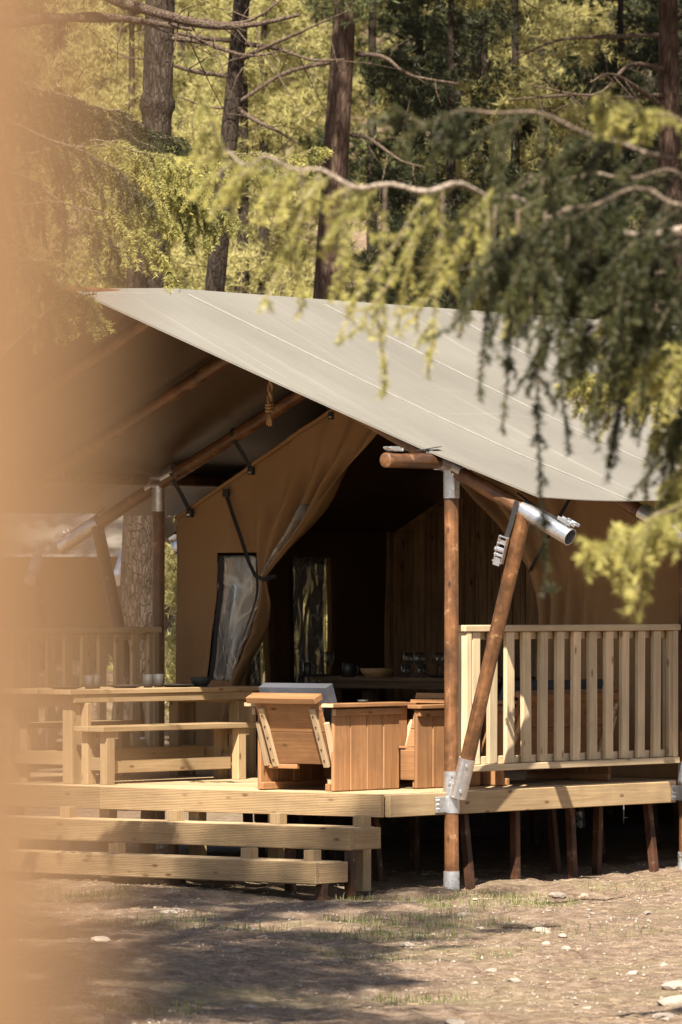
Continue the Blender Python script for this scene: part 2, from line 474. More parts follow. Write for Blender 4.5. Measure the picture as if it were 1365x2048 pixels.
def glass():
    m, nt, b = mat_new('drinking_glass'); L = nt.links.new; out = nt.nodes['Material Output']
    n1 = N(nt, 'ShaderNodeTexNoise', Scale=30.0)
    gl = N(nt, 'ShaderNodeBsdfGlossy'); gl.inputs['Roughness'].default_value = 0.03
    tr = N(nt, 'ShaderNodeBsdfTransparent'); tr.inputs[0].default_value = (0.86, 0.88, 0.88, 1)
    fr = N(nt, 'ShaderNodeLayerWeight'); fr.inputs[0].default_value = 0.35
    mx = N(nt, 'ShaderNodeMixShader'); L(fr.outputs['Facing'], mx.inputs[0]); L(tr.outputs[0], mx.inputs[1]); L(gl.outputs[0], mx.inputs[2]); L(mx.outputs[0], out.inputs[0])
    return m
M['glass'] = glass()

def needles(name, dark, light, tip, trans=0.35):
    m, nt, b = mat_new(name); L = nt.links.new; out = nt.nodes['Material Output']
    at = N(nt, 'ShaderNodeAttribute'); at.attribute_name = 'tint'
    v = mapping(nt, (1, 1, 1), True)
    n1 = N(nt, 'ShaderNodeTexNoise', Scale=2.5, Detail=3.0); L(v, n1.inputs['Vector'])
    r1 = ramp(nt, [(0.32, dark), (0.68, light)]); L(n1.outputs['Fac'], r1.inputs[0])
    c = mixc(nt, at.outputs['Fac'], r1.outputs[0], tip)
    L(c, b.inputs['Base Color']); b.inputs['Roughness'].default_value = 0.5; b.inputs['Specular IOR Level'].default_value = 0.35
    tr = N(nt, 'ShaderNodeBsdfTranslucent'); L(c, tr.inputs[0])
    mx = N(nt, 'ShaderNodeMixShader'); mx.inputs[0].default_value = trans
    L(b.outputs[0], mx.inputs[1]); L(tr.outputs[0], mx.inputs[2]); L(mx.outputs[0], out.inputs[0])
    return m
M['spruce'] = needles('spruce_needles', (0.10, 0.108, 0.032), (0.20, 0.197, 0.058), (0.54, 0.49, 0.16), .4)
M['spruce_dark'] = needles('shaded_spruce_needles', (0.022, 0.027, 0.011), (0.045, 0.052, 0.02), (0.14, 0.14, 0.048))  # darker copy of the spruce needles, shade put into the colour
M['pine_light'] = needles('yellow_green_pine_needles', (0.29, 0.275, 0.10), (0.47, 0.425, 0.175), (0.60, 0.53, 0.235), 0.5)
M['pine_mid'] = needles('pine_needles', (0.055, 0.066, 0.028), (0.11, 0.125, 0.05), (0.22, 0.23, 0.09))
M['pine_dark'] = needles('shaded_pine_needles', (0.017, 0.022, 0.011), (0.034, 0.040, 0.018), (0.085, 0.09, 0.036))  # shade of the right-hand wood put into the needle colour

def bark(name, c0, c1, c2, sc=(7, 7, 1.6)):
    m, nt, b = mat_new(name); L = nt.links.new
    v = mapping(nt, sc, True)
    n1 = N(nt, 'ShaderNodeTexNoise', Scale=2.0, Detail=8.0, Roughness=0.65, Distortion=0.5); L(v, n1.inputs['Vector'])
    vo = N(nt, 'ShaderNodeTexVoronoi', Scale=2.4, feature='DISTANCE_TO_EDGE'); L(v, vo.inputs['Vector'])
    r1 = ramp(nt, [(0.3, c0), (0.5, c1), (0.72, c2)]); L(n1.outputs['Fac'], r1.inputs[0])
    rv = ramp(nt, [(0.0, 0.6), (0.14, 1.0)]); L(vo.outputs['Distance'], rv.inputs[0])
    L(mixc(nt, 1.0, r1.outputs[0], rv.outputs[0], 'MULTIPLY'), b.inputs['Base Color'])
    b.inputs['Roughness'].default_value = 0.95; b.inputs['Specular IOR Level'].default_value = 0.1
    ad = N(nt, 'ShaderNodeMath', operation='ADD'); L(n1.outputs['Fac'], ad.inputs[0]); L(rv.outputs[0], ad.inputs[1])
    bump(nt, b, ad.outputs[0], 0.8, 0.03)
    return m
M['bark'] = bark('grey_brown_bark', (0.020, 0.015, 0.011), (0.043, 0.032, 0.024), (0.092, 0.072, 0.057), (11, 11, 3.5))
M['bark_red'] = bark('orange_pine_bark', (0.038, 0.025, 0.018), (0.074, 0.047, 0.034), (0.13, 0.090, 0.068))
M['twig'] = bark('twig_bark', (0.10, 0.072, 0.05), (0.20, 0.15, 0.11), (0.36, 0.29, 0.22), (20, 20, 20))
M['pale_twig'] = bark('pale_twig_bark', (0.30, 0.23, 0.17), (0.46, 0.37, 0.29), (0.58, 0.49, 0.40), (20, 20, 20))
M['dead'] = bark('dead_branch_bark', (0.07, 0.048, 0.034), (0.12, 0.085, 0.062), (0.20, 0.155, 0.118), (12, 12, 12))
M['cone'] = plain('spruce_bud', (0.30, 0.13, 0.06), 0.8, var=0.3)

def ground_mat():
    m, nt, b = mat_new('dirt_ground'); L = nt.links.new
    v = mapping(nt, (1, 1, 1), False)
    n1 = N(nt, 'ShaderNodeTexNoise', Scale=0.55, Detail=6.0, Roughness=0.6); L(v, n1.inputs['Vector'])
    n2 = N(nt, 'ShaderNodeTexNoise', Scale=9.0, Detail=8.0, Roughness=0.72); L(v, n2.inputs['Vector'])
    n3 = N(nt, 'ShaderNodeTexNoise', Scale=70.0, Detail=4.0, Roughness=0.7); L(v, n3.inputs['Vector'])
    r1 = ramp(nt, [(0.3, (0.088, 0.058, 0.038)), (0.5, (0.20, 0.139, 0.095)), (0.68, (0.32, 0.245, 0.178))]); L(n2.outputs['Fac'], r1.inputs[0])
    r3 = ramp(nt, [(0.3, 0.45), (0.5, 0.92), (0.72, 1.4)]); L(n3.outputs['Fac'], r3.inputs[0])
    c = mixc(nt, 1.0, r1.outputs[0], r3.outputs[0], 'MULTIPLY')
    rg = ramp(nt, [(0.50, 0.0), (0.66, 0.45)]); L(n1.outputs['Fac'], rg.inputs[0])
    c = mixc(nt, rg.outputs[0], c, (0.17, 0.15, 0.07))
    L(c, b.inputs['Base Color']); b.inputs['Roughness'].default_value = 0.95; b.inputs['Specular IOR Level'].default_value = 0.15
    ad = N(nt, 'ShaderNodeMath', operation='MULTIPLY_ADD'); ad.inputs[1].default_value = 0.35
    L(n3.outputs['Fac'], ad.inputs[0]); L(n2.outputs['Fac'], ad.inputs[2]); bump(nt, b, ad.outputs[0], 0.9, 0.03)
    return m
M['ground'] = ground_mat()
M['stone'] = plain('pale_stone', (0.27, 0.225, 0.18), 0.9, var=0.45, bs=0.8, sc=9)
M['litter'] = plain('dry_litter', (0.25, 0.18, 0.115), 0.9, var=0.6, sc=9)
def grass_mat():
    m, nt, b = mat_new('grass_blade'); L = nt.links.new; out = nt.nodes['Material Output']
    at = N(nt, 'ShaderNodeAttribute'); at.attribute_name = 'tint'
    r = ramp(nt, [(0.0, (0.09, 0.115, 0.03)), (0.6, (0.16, 0.18, 0.05)), (1.0, (0.33, 0.28, 0.13))]); L(at.outputs['Fac'], r.inputs[0])
    L(r.outputs[0], b.inputs['Base Color']); b.inputs['Roughness'].default_value = 0.6
    tr = N(nt, 'ShaderNodeBsdfTranslucent'); L(r.outputs[0], tr.inputs[0])
    mx = N(nt, 'ShaderNodeMixShader'); mx.inputs[0].default_value = 0.35
    L(b.outputs[0], mx.inputs[1]); L(tr.outputs[0], mx.inputs[2]); L(mx.outputs[0], out.inputs[0])
    return m
M['grass'] = grass_mat()

# ------------------------------------------------------------------ the ground
def vnoise(x, y, sc, seed):
    """smooth value noise on arrays"""
    x = np.asarray(x, float) * sc; y = np.asarray(y, float) * sc
    xi = np.floor(x).astype(np.int64); yi = np.floor(y).astype(np.int64); fx = x - xi; fy = y - yi
    fx = fx * fx * (3 - 2 * fx); fy = fy * fy * (3 - 2 * fy)
    def h(a, b):
        n = (a * 374761393 + b * 668265263 + seed * 982451653) & 0x7fffffff
        n = ((n ^ (n >> 13)) * 1274126177) & 0x7fffffff
        return (n ^ (n >> 16)) % 65536 / 65535.0
    return (h(xi, yi) * (1 - fx) + h(xi + 1, yi) * fx) * (1 - fy) + (h(xi, yi + 1) * (1 - fx) + h(xi + 1, yi + 1) * fx) * fy - 0.5
def sstep(a, b, t):
    t = np.clip((np.asarray(t, float) - a) / (b - a), 0, 1); return t * t * (3 - 2 * t)
def gz(x, y):
    x = np.asarray(x, float); y = np.asarray(y, float)
    near = sstep(19, 23, y) * (1 - sstep(37, 42, y))
    z = 0.05 * sstep(1.0, 3.0, x) * sstep(32, 36, y) + 0.03 * sstep(0.3, -1.5, x)
    z = z + near * (0.10 * vnoise(x, y, 0.55, 3) + 0.055 * vnoise(x, y, 1.7, 4) + 0.036 * vnoise(x, y, 5.0, 5) + 0.022 * vnoise(x, y, 12.0, 6))
    hill = np.clip(y - 47, 0, 64)
    z = z + 0.225 * hill * sstep(44, 52, y) + sstep(50, 60, y) * 1.2 * vnoise(x, y, 0.11, 8)
    return z
def gz1(x, y): return float(gz(np.array([x]), np.array([y]))[0])

xs = np.concatenate([-np.geomspace(400, 5.2, 22), np.arange(-5, 5.5, 0.055), np.geomspace(5.7, 400, 22)])
ys = np.concatenate([[-300, -120, -50, -20, -8, -2, 2, 6, 10, 14, 17, 19], np.arange(20, 38, 0.06), np.arange(38.2, 50, 0.5), np.arange(51, 125, 1.5), [150, 200, 300, 600]])
GX, GY = np.meshgrid(xs, ys)
GZ = gz(GX, GY)
V = np.stack([GX.ravel(), GY.ravel(), GZ.ravel()], 1)
nx, ny = len(xs), len(ys)
ii = (np.arange(ny - 1)[:, None] * nx + np.arange(nx - 1)[None, :]).ravel()
F = np.stack([ii, ii + 1, ii + 1 + nx, ii + nx], 1)
g = tri_mesh('ground', V, M['ground'], F=F); g['kind'] = 'structure'
g.data.polygons.foreach_set('use_smooth', [True] * len(g.data.polygons))

# gravel, litter, grass: what nobody could count
def scatter_tris(n, xr, yr, size, kind, seed, thin=None):
    g_ = np.random.default_rng(seed)
    x = g_.uniform(*xr, n); y = g_.uniform(*yr, n)
    keep = (vnoise(x, y, 0.8, seed) + 0.5 * vnoise(x, y, 3, seed + 1)) > (-0.08 if kind == 'gravel' else -0.2)
    x, y = x[keep], y[keep]; n = len(x); z = gz(x, y)
    return g_, x, y, z, n
g_, x, y, z, n = scatter_tris(13000, (-2.6, 4.2), (22.5, 36.5), 0, 'gravel', 21)
octv = np.array([(1, 0, 0), (-1, 0, 0), (0, 1, 0), (0, -1, 0), (0, 0, 1), (0, 0, -1)], float)
octf = np.array([(0, 2, 4), (2, 1, 4), (1, 3, 4), (3, 0, 4), (2, 0, 5), (1, 2, 5), (3, 1, 5), (0, 3, 5)])
s = 0.004 + 0.009 * g_.random(n) ** 4
ang = g_.uniform(0, 6.28, n); pv = octv[None] * (0.6 + 0.8 * g_.random((n, 6, 1))) * s[:, None, None] * np.array([1.2, 1.0, 0.7])
ca, sa = np.cos(ang)[:, None], np.sin(ang)[:, None]
pv = np.stack([pv[..., 0] * ca - pv[..., 1] * sa + x[:, None], pv[..., 0] * sa + pv[..., 1] * ca + y[:, None], pv[..., 2] + z[:, None] + 0.2 * s[:, None]], -1)
tag(tri_mesh('gravel', pv.reshape(-1, 3), M['stone'], F=(octf[None] + 6 * np.arange(n)[:, None, None]).reshape(-1, 3)), 'small pale pebbles strewn over the bare dirt', 'gravel', kind='stuff')
g_, x, y, z, n = scatter_tris(17000, (-2.6, 4.2), (22.5, 36.5), 0, 'litter', 33)
L_ = 0.012 + 0.06 * g_.random(n) ** 2; a = g_.uniform(0, 6.28, n); w = 0.0009 + 0.0014 * g_.random(n)
d = np.stack([np.cos(a), np.sin(a), g_.normal(0, .12, n)], 1) * L_[:, None]
sd = np.stack([-np.sin(a), np.cos(a), 0 * a], 1) * w[:, None]; up = np.array([0, 0, 1]) * w[:, None] * 1.5
b0 = np.stack([x, y, z + 0.006], 1)
q = np.stack([b0 - sd, b0 + sd, b0 + up, b0 + d - sd, b0 + d + sd, b0 + d + up], 1)
tf = np.array([(0, 1, 4, 3), (1, 2, 5, 4), (2, 0, 3, 5)])
tag(tri_mesh('litter', q.reshape(-1, 3), M['litter'], F=(tf[None] + 6 * np.arange(n)[:, None, None]).reshape(-1, 4)), 'dry needles and twig bits lying on the bare dirt', 'litter', kind='stuff')

def px(pxx, pyy, Yd):
    return (pxx - 682.5) / 10676 * Yd, EYE - (pyy - 1205) / 10676 * Yd
def grass_patches():
    g_ = np.random.default_rng(5)
    P = [  # x, y, radius x, radius y, blades: patches on the bare ground
        (0.42, 30.0, .55, .30, 620), (0.25, 29.0, .45, .25, 420), (0.75, 31.2, .4, .35, 330), (1.15, 31.5, .25, .3, 260), (1.0, 33.2, .35, .22, 300),
        (0.55, 32.9, .3, .25, 220), (-1.0, 30.4, .35, .35, 260), (-0.55, 29.6, .35, .2, 160), (-1.75, 32.4, .6, .25, 500), (0.35, 25.2, .25, .3, 260),
        (-0.85, 24.0, .3, .2, 200), (0.1, 27.2, .3, .3, 90), (1.4, 29.2, .5, .4, 120), (0.8, 27.5, .2, .2, 60), (1.9, 33.6, .5, .3, 110), (-1.6, 26.2, .3, .3, 120), (0.15, 33.0, .3, .2, 160)]
    out, tn = [], []
    for (cx, cy, rx, ry, n) in P:
        n = int(n * 1.15); ry *= 1.7; rx *= 1.15
        a = g_.uniform(0, 6.28, n); r = np.sqrt(g_.random(n)) * (0.6 + 0.4 * np.sin(a * 3 + cx) * .5 + .2)
        x = cx + rx * r * np.cos(a); y = cy + ry * r * np.sin(a); z = gz(x, y)
        h = 0.014 + 0.052 * g_.random(n) ** 2.0; az = g_.uniform(0, 6.28, n); lean = g_.uniform(.1, .8, n)
        dx, dy = np.cos(az) * lean * h, np.sin(az) * lean * h
        wx, wy = -np.sin(az) * .0020, np.cos(az) * .0020
        b = np.stack([x, y, z], 1); m = b + np.stack([dx * .4, dy * .4, h * .65], 1); t = b + np.stack([dx, dy, h], 1)
        sv = np.stack([wx, wy, 0 * wx], 1)
        out += [np.stack([b - sv, b + sv, m + sv * .8, b - sv, m + sv * .8, m - sv * .8, m - sv * .8, m + sv * .8, t], 1).reshape(-1, 3)]
        tn += [np.repeat(np.clip(g_.normal(.55, .32, n), 0, 1), 9)]
    tag(tri_mesh('grass', np.concatenate(out), M['grass'], tint=np.concatenate(tn)), 'sparse short grass growing in patches out of the dirt', 'grass', kind='stuff')
grass_patches()

def stone(x, y, r, label, group=None, flat=0.6, seed=0):
    g_ = np.random.default_rng(seed)
    import bmesh
    bm = bmesh.new(); bmesh.ops.create_icosphere(bm, subdivisions=2, radius=1.0)
    k = g_.normal(0, 1, (5, 3))
    for v in bm.verts:
        f = 1 + .13 * math.sin(v.co.dot(Vector(k[0])) * 2.2) + .10 * math.sin(v.co.dot(Vector(k[1])) * 4 + 1)
        for q in k[2:]:
            q = Vector(q).normalized(); dd = v.co.dot(q)
            if dd > .6: v.co -= q * (dd - .6) * .8
        v.co = Vector((v.co.x * f * r * 1.25 * U, v.co.y * f * r * U, v.co.z * f * r * flat * U))
    me = bpy.data.meshes.new('stone'); bm.to_mesh(me); bm.free()
    o = link('stone', me, M['stone']); o.location = (x * U, y * U, (gz1(x, y) + r * flat * .35) * U); o.rotation_euler = (0, 0, g_.uniform(0, 6))
    tag(o, label, 'stone', group)
for i, (x, y, r, lab) in enumerate([
    (1.33, 32.9, .055, 'pointed pale stone in the sun below the side railing'), (1.55, 24.6, .075, 'large pale stone in the lower right corner of the dirt'),
    (1.62, 25.6, .065, 'rounded pale stone just behind the largest one at the right edge'), (1.1, 29.2, .05, 'flat stone alone on the sunny dirt in the right half'),
    (-1.0, 30.9, .05, 'flat stone in the shade below the left steps'), (-0.42, 24.6, .06, 'flat pale slab in the shade near the bottom edge'),
    (0.35, 28.2, .04, 'flat stone between the shade streaks in the middle'), (1.45, 23.9, .05, 'low stone at the very bottom right'), (0.5, 23.6, .05, 'half buried stone at the bottom edge right of the middle'),
    (1.75, 30.5, .045, 'stone on the sunny rise close to the right edge'), (-1.25, 28.0, .05, 'broad flat stone at the edge of the tan blur')]):
    stone(x, y, r, lab, None, .45, i)
g2 = np.random.default_rng(99)
for i in range(46):
    x, y = g2.uniform(-1.5, 2.3), g2.uniform(23.4, 33.2)
    if i > 22: x = g2.uniform(.5, 2.2)
    stone(x, y, g2.uniform(.012, .03), 'small loose stone lying on the bare dirt', 'small stones scattered on the dirt', .6, 50 + i)
# fallen sticks
def stick(p, L, az, label, r=.008):
    mb = MB(); pts = []
    for t in np.linspace(0, 1, 7):
        x = p[0] + math.cos(az) * L * t + .03 * math.sin(t * 7 + L * 9); y = p[1] + math.sin(az) * L * t
        pts.append((x, y, gz1(x, y) + r + .012))
    mb.tube(pts, [r * (1 - .5 * t) for t in np.linspace(0, 1, 7)], 6)
    tag(mb.build('stick', M['dead']), label, 'stick')
stick((1.25, 31.6), .5, .35, 'thin grey stick lying across the hollow in the dirt')
stick((0.9, 29.6), .35, -.3, 'short bent stick in front of the grass patch')
stick((1.7, 24.2), .3, -.6, 'pale stick at the right edge near the large stones')

# ------------------------------------------------------------------ deck
deck = thing('deck', 'raised treated pine deck on dark stakes carrying the tent and furniture', 'deck', (0, 0, 0))
YB = 9.4; XL = -4.62
nb = int((YB - .02) / .1215)
for i in range(nb):                                   # deck boards run along the front
    y0 = .012 + i * .1215
    board(deck, 'plank', (XL + .02, y0 + .057, DECK - .011), (-.012, y0 + .057, DECK - .011), .115, .024, M['deck'], .003)
for (a, b) in ((0.0, -2.3), (-2.303, XL)):
    board(deck, 'front_beam', (a, -.016, .564), (b, -.016, .564), .042, .146, M['pine_ribbed'])
for (a, b) in ((0.006, 3.22), (3.42, YB)):
    board(deck, 'side_beam', (.021, a - .0, .562), (.021, b, .562), .042, .142, M['pine_ribbed'] if a < 0 else M['pine'])
board(deck, 'side_beam', (XL - .021, .006, .562), (XL - .021, YB, .562), .042, .142, M['pine'])
for i in range(11):                                    # joists under the boards
    board(deck, 'joist', (XL + .05, .35 + i * .82, .555), (-.03, .35 + i * .82, .555), .05, .13, M['pine'])
stk = [(-.06, .92, .05), (-.1, 1.55, -.02), (-.12, 2.2, .01), (-.25, 2.72, -.04), (-.1, 3.08, .05)]
for i in range(5):
    for j in range(4):
        stk.append((-.75 - i * .85 + random.uniform(-.1, .1), .75 + j * 1.9 + random.uniform(-.2, .2), random.uniform(-.05, .05)))
for (x, y, l) in stk:
    w = W(x, y); zb = gz1(w.x, w.y) - .06
    board(deck, 'stake', (x + l * .9, y + .03, zb), (x, y, .5), .05, .05, M['stake'], .003, up=(1, 0, 0))
for k in range(4):  # boards added along the left and back to keep the underside dark
    board(deck, 'added_shade_backing', (XL + .07 + k * .003, 4.5, .02 + k * .12), (XL + .07 + k * .003, YB - .12, .02 + k * .12), .02, .14 + k * .002, M['stake']) if k in (0, 1, 2, 3) else None
    board(deck, 'added_shade_board', (XL + .03, 4.5, .02 + k * .12), (XL + .03, YB - .05, .02 + k * .12), .02, .115, M['stake'])
    board(deck, 'added_shade_backing', (XL + .12, YB - .10 - k * .003, .02 + k * .12), (-.05, YB - .10 - k * .003, .02 + k * .12), .02, .14, M['stake'])
    board(deck, 'added_shade_board', (XL + .05, YB - .05, .02 + k * .12), (-.05, YB - .05, .02 + k * .12), .02, .115, M['stake'])
for x in (-.22, -.9, -1.55, -2.3, -3.1, -3.9):
    board(deck, 'post', (x, .06, .02), (x, .06, .495), .085, .085, M['pine'], .003, up=(1, 0, 0))

steps = thing('steps', 'two long treated pine steps below the front edge of the deck', 'steps', (0, -.35, 0))
for (y0, y1, zt, zb, sup, lab) in ((-.35, -.03, .436, .296, (.006, -.66, -1.5, -2.4, -3.4), 'upper step'), (-.70, -.37, .234, .100, (-.12, -.62, -1.7, -2.6, -3.5), 'lower step')):
    O = Vector((0, .35, 0))
    L0, L1 = (0, -4.3)
    board(steps, 'riser_board', Vector((L0, y0 + .02, (zt + zb) / 2)) + O, Vector((L1, y0 + .02, (zt + zb) / 2)) + O, .04, zt - zb, M['pine_ribbed'])
    board(steps, 'end_board', Vector((L0 - .021, y0 + .042, (zt + zb) / 2 - .002)) + O, Vector((L0 - .021, y1, (zt + zb) / 2 - .002)) + O, .04, zt - zb - .006, M['pine_ribbed'])
    for k in range(2):
        w_ = (y1 - y0 - .05) / 2
        yy = y0 + .045 + w_ * (k + .5)
        board(steps, 'tread_board', Vector((L0 - .045, yy, zt - .014)) + O, Vector((L1, yy, zt - .014)) + O, w_ - .008, .026, M['deck'])
    for i, x in enumerate(sup):
        board(steps, 'support_block', Vector((x - .08, (y0 + y1) / 2 + .06, zb + .002)) + O, Vector((x - .08, (y0 + y1) / 2 + .06, zb + .21 if zt > .3 else zb + .2)) + O, .08, .08, M['pine'], .003, up=(1, 0, 0))
for (x, y) in ((-.03, .04), (-.55, .1), (-1.5, .1), (-2.5, .1), (-.03, -.25), (-1.2, -.2), (-2.4, -.2)):
    w = W(x, y - .35)
    board(steps, 'stake', (x, y, -.04), (x, y, .30 if y > 0 else .11), .055, .055, M['stake'], .003, up=(1, 0, 0))

# ------------------------------------------------------------------ railings
def railing(name, label, x, y0, y1, z0, z1, out, slat_y, mat):
    t = thing(name, label, 'railing', (x, y0, DECK), group='deck railings')
    L = y1 - y0; h0, h1 = z0 - DECK, z1 - DECK
    board(t, 'top_rail', (0, -.02, h1 - .02), (0, L + .02, h1 - .02), .105, .042, mat)
    board(t, 'upper_rail', (-.030 * out, .05, h1 - .068), (-.030 * out, L - .03, h1 - .068), .035, .05, mat)
    board(t, 'bottom_rail', (.005 * out, 0, h0 + .02), (.005 * out, L, h0 + .02), .105, .042, mat)
    board(t, 'lower_rail', (-.030 * out, .05, h0 + .066), (-.030 * out, L - .03, h0 + .066), .035, .05, mat)
    for yy in (.028, L - .03):
        board(t, 'corner_post', (-.002, yy, h0 + .042), (-.002, yy, h1 - .042), .095, .055, mat, up=(0, 1, 0))
    for yy in slat_y:
        board(t, 'slat', (.016 * out, yy, h0 + .043), (.016 * out, yy, h1 - .044), .030, .086 + .003 * math.sin(yy * 40), mat, up=(0, 1, 0), jit=.014)
    return t
railing('railing', 'pale slatted railing beside the round pole with strut', .002, .815, 3.24, .757, 1.692, 1, [.085 + .1 + .188 * i - .06 for i in range(13)], M['pine_rail'])
railing('railing', 'shaded slatted railing behind the long table', -4.52, .60, 3.24, .757, 1.66, 1, [.14 + .188 * i for i in range(14)], M['pine_rail'])

# ------------------------------------------------------------------ the tent
RX, RZ = -2.25, 3.80            # ridge axis
PXR, PXL, PZ = .05, -4.55, 2.70  # pole lines, height of the eave purlins
tent = thing('safari_tent', 'large safari tent with beige roof cloth, tan canvas walls and log frame', 'tent', (0, 0, 0))
PIT = (RZ - PZ) / (PXR - RX)

def rafter(y, side, seed, tube=True):
    xs_ = PXR if side > 0 else PXL; ex = .92 * side
    p_top = (RX, y, RZ); p_end = (xs_ + ex * .62, y, PZ - PIT * .92 * .62 - .01); tip = (xs_ + ex, y, PZ - PIT * .92 - .015)
    r = log(tent, 'rafter', p_end, p_top, .048, M['log'], seed=seed)
    d = (Vector(tip) - Vector(p_end)).normalized(); a = Vector(p_end) - d * .02
    tb = MB()
    n = 20; o_, i_ = .056, .051
    L = (Vector(tip) - a).length
    prof = [(i_ - .0, .0), (o_, .0), (o_, L), (i_, L), (i_, .05)]
    tb.lathe(prof, n)
    t = tb.build('tube_end', M['galv'], None); smooth_edges(t, 40)
    X = d.orthogonal().normalized()
    Mx = Matrix((X, d.cross(X), d)).transposed().to_4x4(); Mx.translation = a * U
    t.parent = r; t.matrix_local = inv_of(r) @ Mx
    return r, Vector(p_end), Vector(tip), d

def pole_with_parts(x, y, front):
    w = W(x, y); zb = gz1(w.x, w.y) - .05
    p = log(tent, 'pole', (x, y, zb), (x, y, PZ), .046, M['log'], seed=int(abs(x * 10) + y * 7))
    inv = inv_of(p)
    def sub(name, mb, mat, smooth=40):
        o = mb.build(name, mat, None); smooth_edges(o, smooth); o.parent = p; o.matrix_local = inv; return o
    # top fitting: upright sleeve and two branches
    m = MB(); m.tube([(x, y, PZ - .20), (x, y, PZ + .01)], .052, 22)
    s_ = 1 if x > -1 else -1
    m.tube([(x, y - .16, PZ + .03), (x, y + .10, PZ + .03)], .054, 22)
    m.tube([(x + s_ * .10, y, PZ - PIT * .10 + .02), (x - s_ * .16, y, PZ + PIT * .16 + .02)], .053, 22)
    sub('top_fitting', m, M['galv'])
    for (dz) in (-.05, -.14):
        sub('bolt', MB().tube([(x + .035, y - .035, PZ + dz), (x + .045, y - .045, PZ + dz)], .008, 8), M['zinc'])
    sub('foot_sleeve', MB().tube([(x, y, zb), (x, y, zb + .18)], [.053, .052], 22), M['galv_rust'])
    m = MB(); m.tube([(x, y, .50), (x, y, .765)], .053, 22)
    sub('deck_sleeve', m, M['galv'])
    m = MB(); m.box((.044, y - .17, .505), (.05, y - .02, .605), .002)
    sub('bracket_plate', m, M['galv'])
    for k in range(3):
        sub('bolt', MB().tube([(.05, y - .14, .53 + k * .028), (.062, y - .14, .53 + k * .028)], .007, 8), M['zinc'])
    for (zz, aa) in ((.74, -.9), (.69, -1.15)):
        sub('bolt', MB().tube([(x + .050 * math.cos(aa), y + .050 * math.sin(aa), zz), (x + .064 * math.cos(aa), y + .064 * math.sin(aa), zz)], .008, 8), M['zinc'])
    return p

def strut(x0, y, s_):
    bx, tx = x0 + .06 * s_, x0 + .575 * s_
    bz, tz = .60, PZ - PIT * .575 - .03
    st = log(tent, 'strut', (bx + .01 * s_, y - .01, bz + .03), (tx, y - .01, tz), .047, M['log'], seed=5)
    inv = inv_of(st); d = (Vector((tx, y, tz)) - Vector((bx, y, bz))).normalized()
    a = Vector((bx, y - .01, bz)); b_ = a + d * .26
    m = MB().tube([a, b_], .0535, 24); o = m.build('strut_sleeve', M['galv'], None); smooth_edges(o, 40); o.parent = st; o.matrix_local = inv
    for k in (.04, .21):
        q = a + d * k; o = MB().tube([q + Vector((.035, -.04, 0)), q + Vector((.044, -.05, 0))], .008, 8).build('bolt', M['zinc'], None); o.parent = st; o.matrix_local = inv
    return st

def ratchet(parent, name, at, along, up, sc=1.0):
    """a ratchet buckle: two side plates, axle, drum, handle and tail loop"""
    X = Vector(along).normalized(); Z = Vector(up); Z = (Z - X * Z.dot(X)).normalized(); Y = Z.cross(X)
    Mx = Matrix((X, Y, Z)).transposed().to_4x4(); Mx.translation = Vector(at)
    m = MB(); s = sc
    for y in (-.022, .020):
        m.box((-.05 * s, y * s, 0), (.045 * s, (y + .003) * s, .020 * s), .0008, Mx)
        m.box((-.015 * s, (y + .004) * s, .006 * s), (.07 * s, (y + .0065) * s, .026 * s), .0008, Mx)
    for (xx, zz, r) in ((.035, .012, .009), (-.045, .01, .004), (.066, .018, .005), (.012, .016, .011)):
        m.tube([Mx @ Vector((xx * s, -.026 * s, zz * s)), Mx @ Vector((xx * s, .026 * s, zz * s))], r * s, 8)
    m.box((.048 * s, -.018 * s, .020 * s), (.082 * s, .018 * s, .024 * s), .0008, Mx)
    m.box((-.03 * s, -.018 * s, .002 * s), (-.01 * s, .018 * s, .006 * s), .0008, Mx)
    o = m.build(name, M['zinc'], None)
    o.parent = parent; o.matrix_local = inv_of(parent)
    return o

def attach(o, parent):
    o.parent = parent; o.matrix_local = inv_of(parent)
    return o

r0 = None
for i, y in enumerate(FRALL):
    for sd in (1, -1):
        r_, pe, tip, d = rafter(y, sd, i * 2 + (sd > 0))
        # strap over the tube and its buckle
        up = Vector((-d.z * (1 if d.x > 0 else -1), 0, abs(d.x))).normalized()
        a = pe + d * .02 + up * .060; b_ = tip - d * .06 + up * .062
        attach(MB().strip([pe - d * .10 + up * .075, a, (a + b_) / 2, b_ - d * .05], .03, (0, 1, 0)).build('strap', M['strap'], None), r_)
        ratchet(r_, 'buckle', b_ - d * .01 + up * .004, d, up, 1.15)
        if sd > 0 and i == 0: r0 = (r_, pe, tip, d)
for (x, y, fr) in ((PXR, FR[0], 1), (PXR, FR[2], 0), (PXL, FR[2], 0), (PXR, FRALL[4], 0), (PXR, FRALL[6], 0), (PXL, FRALL[4], 0), (PXL, FRALL[6], 0)):
    pole_with_parts(x, y, fr)
st0 = strut(PXR, FR[0], 1); strut(PXR, FR[2], 1); strut(PXL, FR[2], -1)
# strap and buckle round the head of the near strut
st_d = Vector((.515, 0, PZ - PIT * .575 - .63)).normalized()
p1 = Vector((PXR + .575, FR[0] - .062, PZ - PIT * .575 + .02))
attach(MB().strip([p1 + Vector((-.02, .0, .03)), p1 - st_d * .12 + Vector((-.03, -.004, 0)), p1 - st_d * .24 + Vector((-.045, -.004, 0))], .036, (1, 0, .3)).build('strap', M['strap'], None), st0)
ratchet(st0, 'buckle', p1 - st_d * .27 + Vector((-.05, -.004, 0)), -st_d, (0, -1, 0), 1.45)

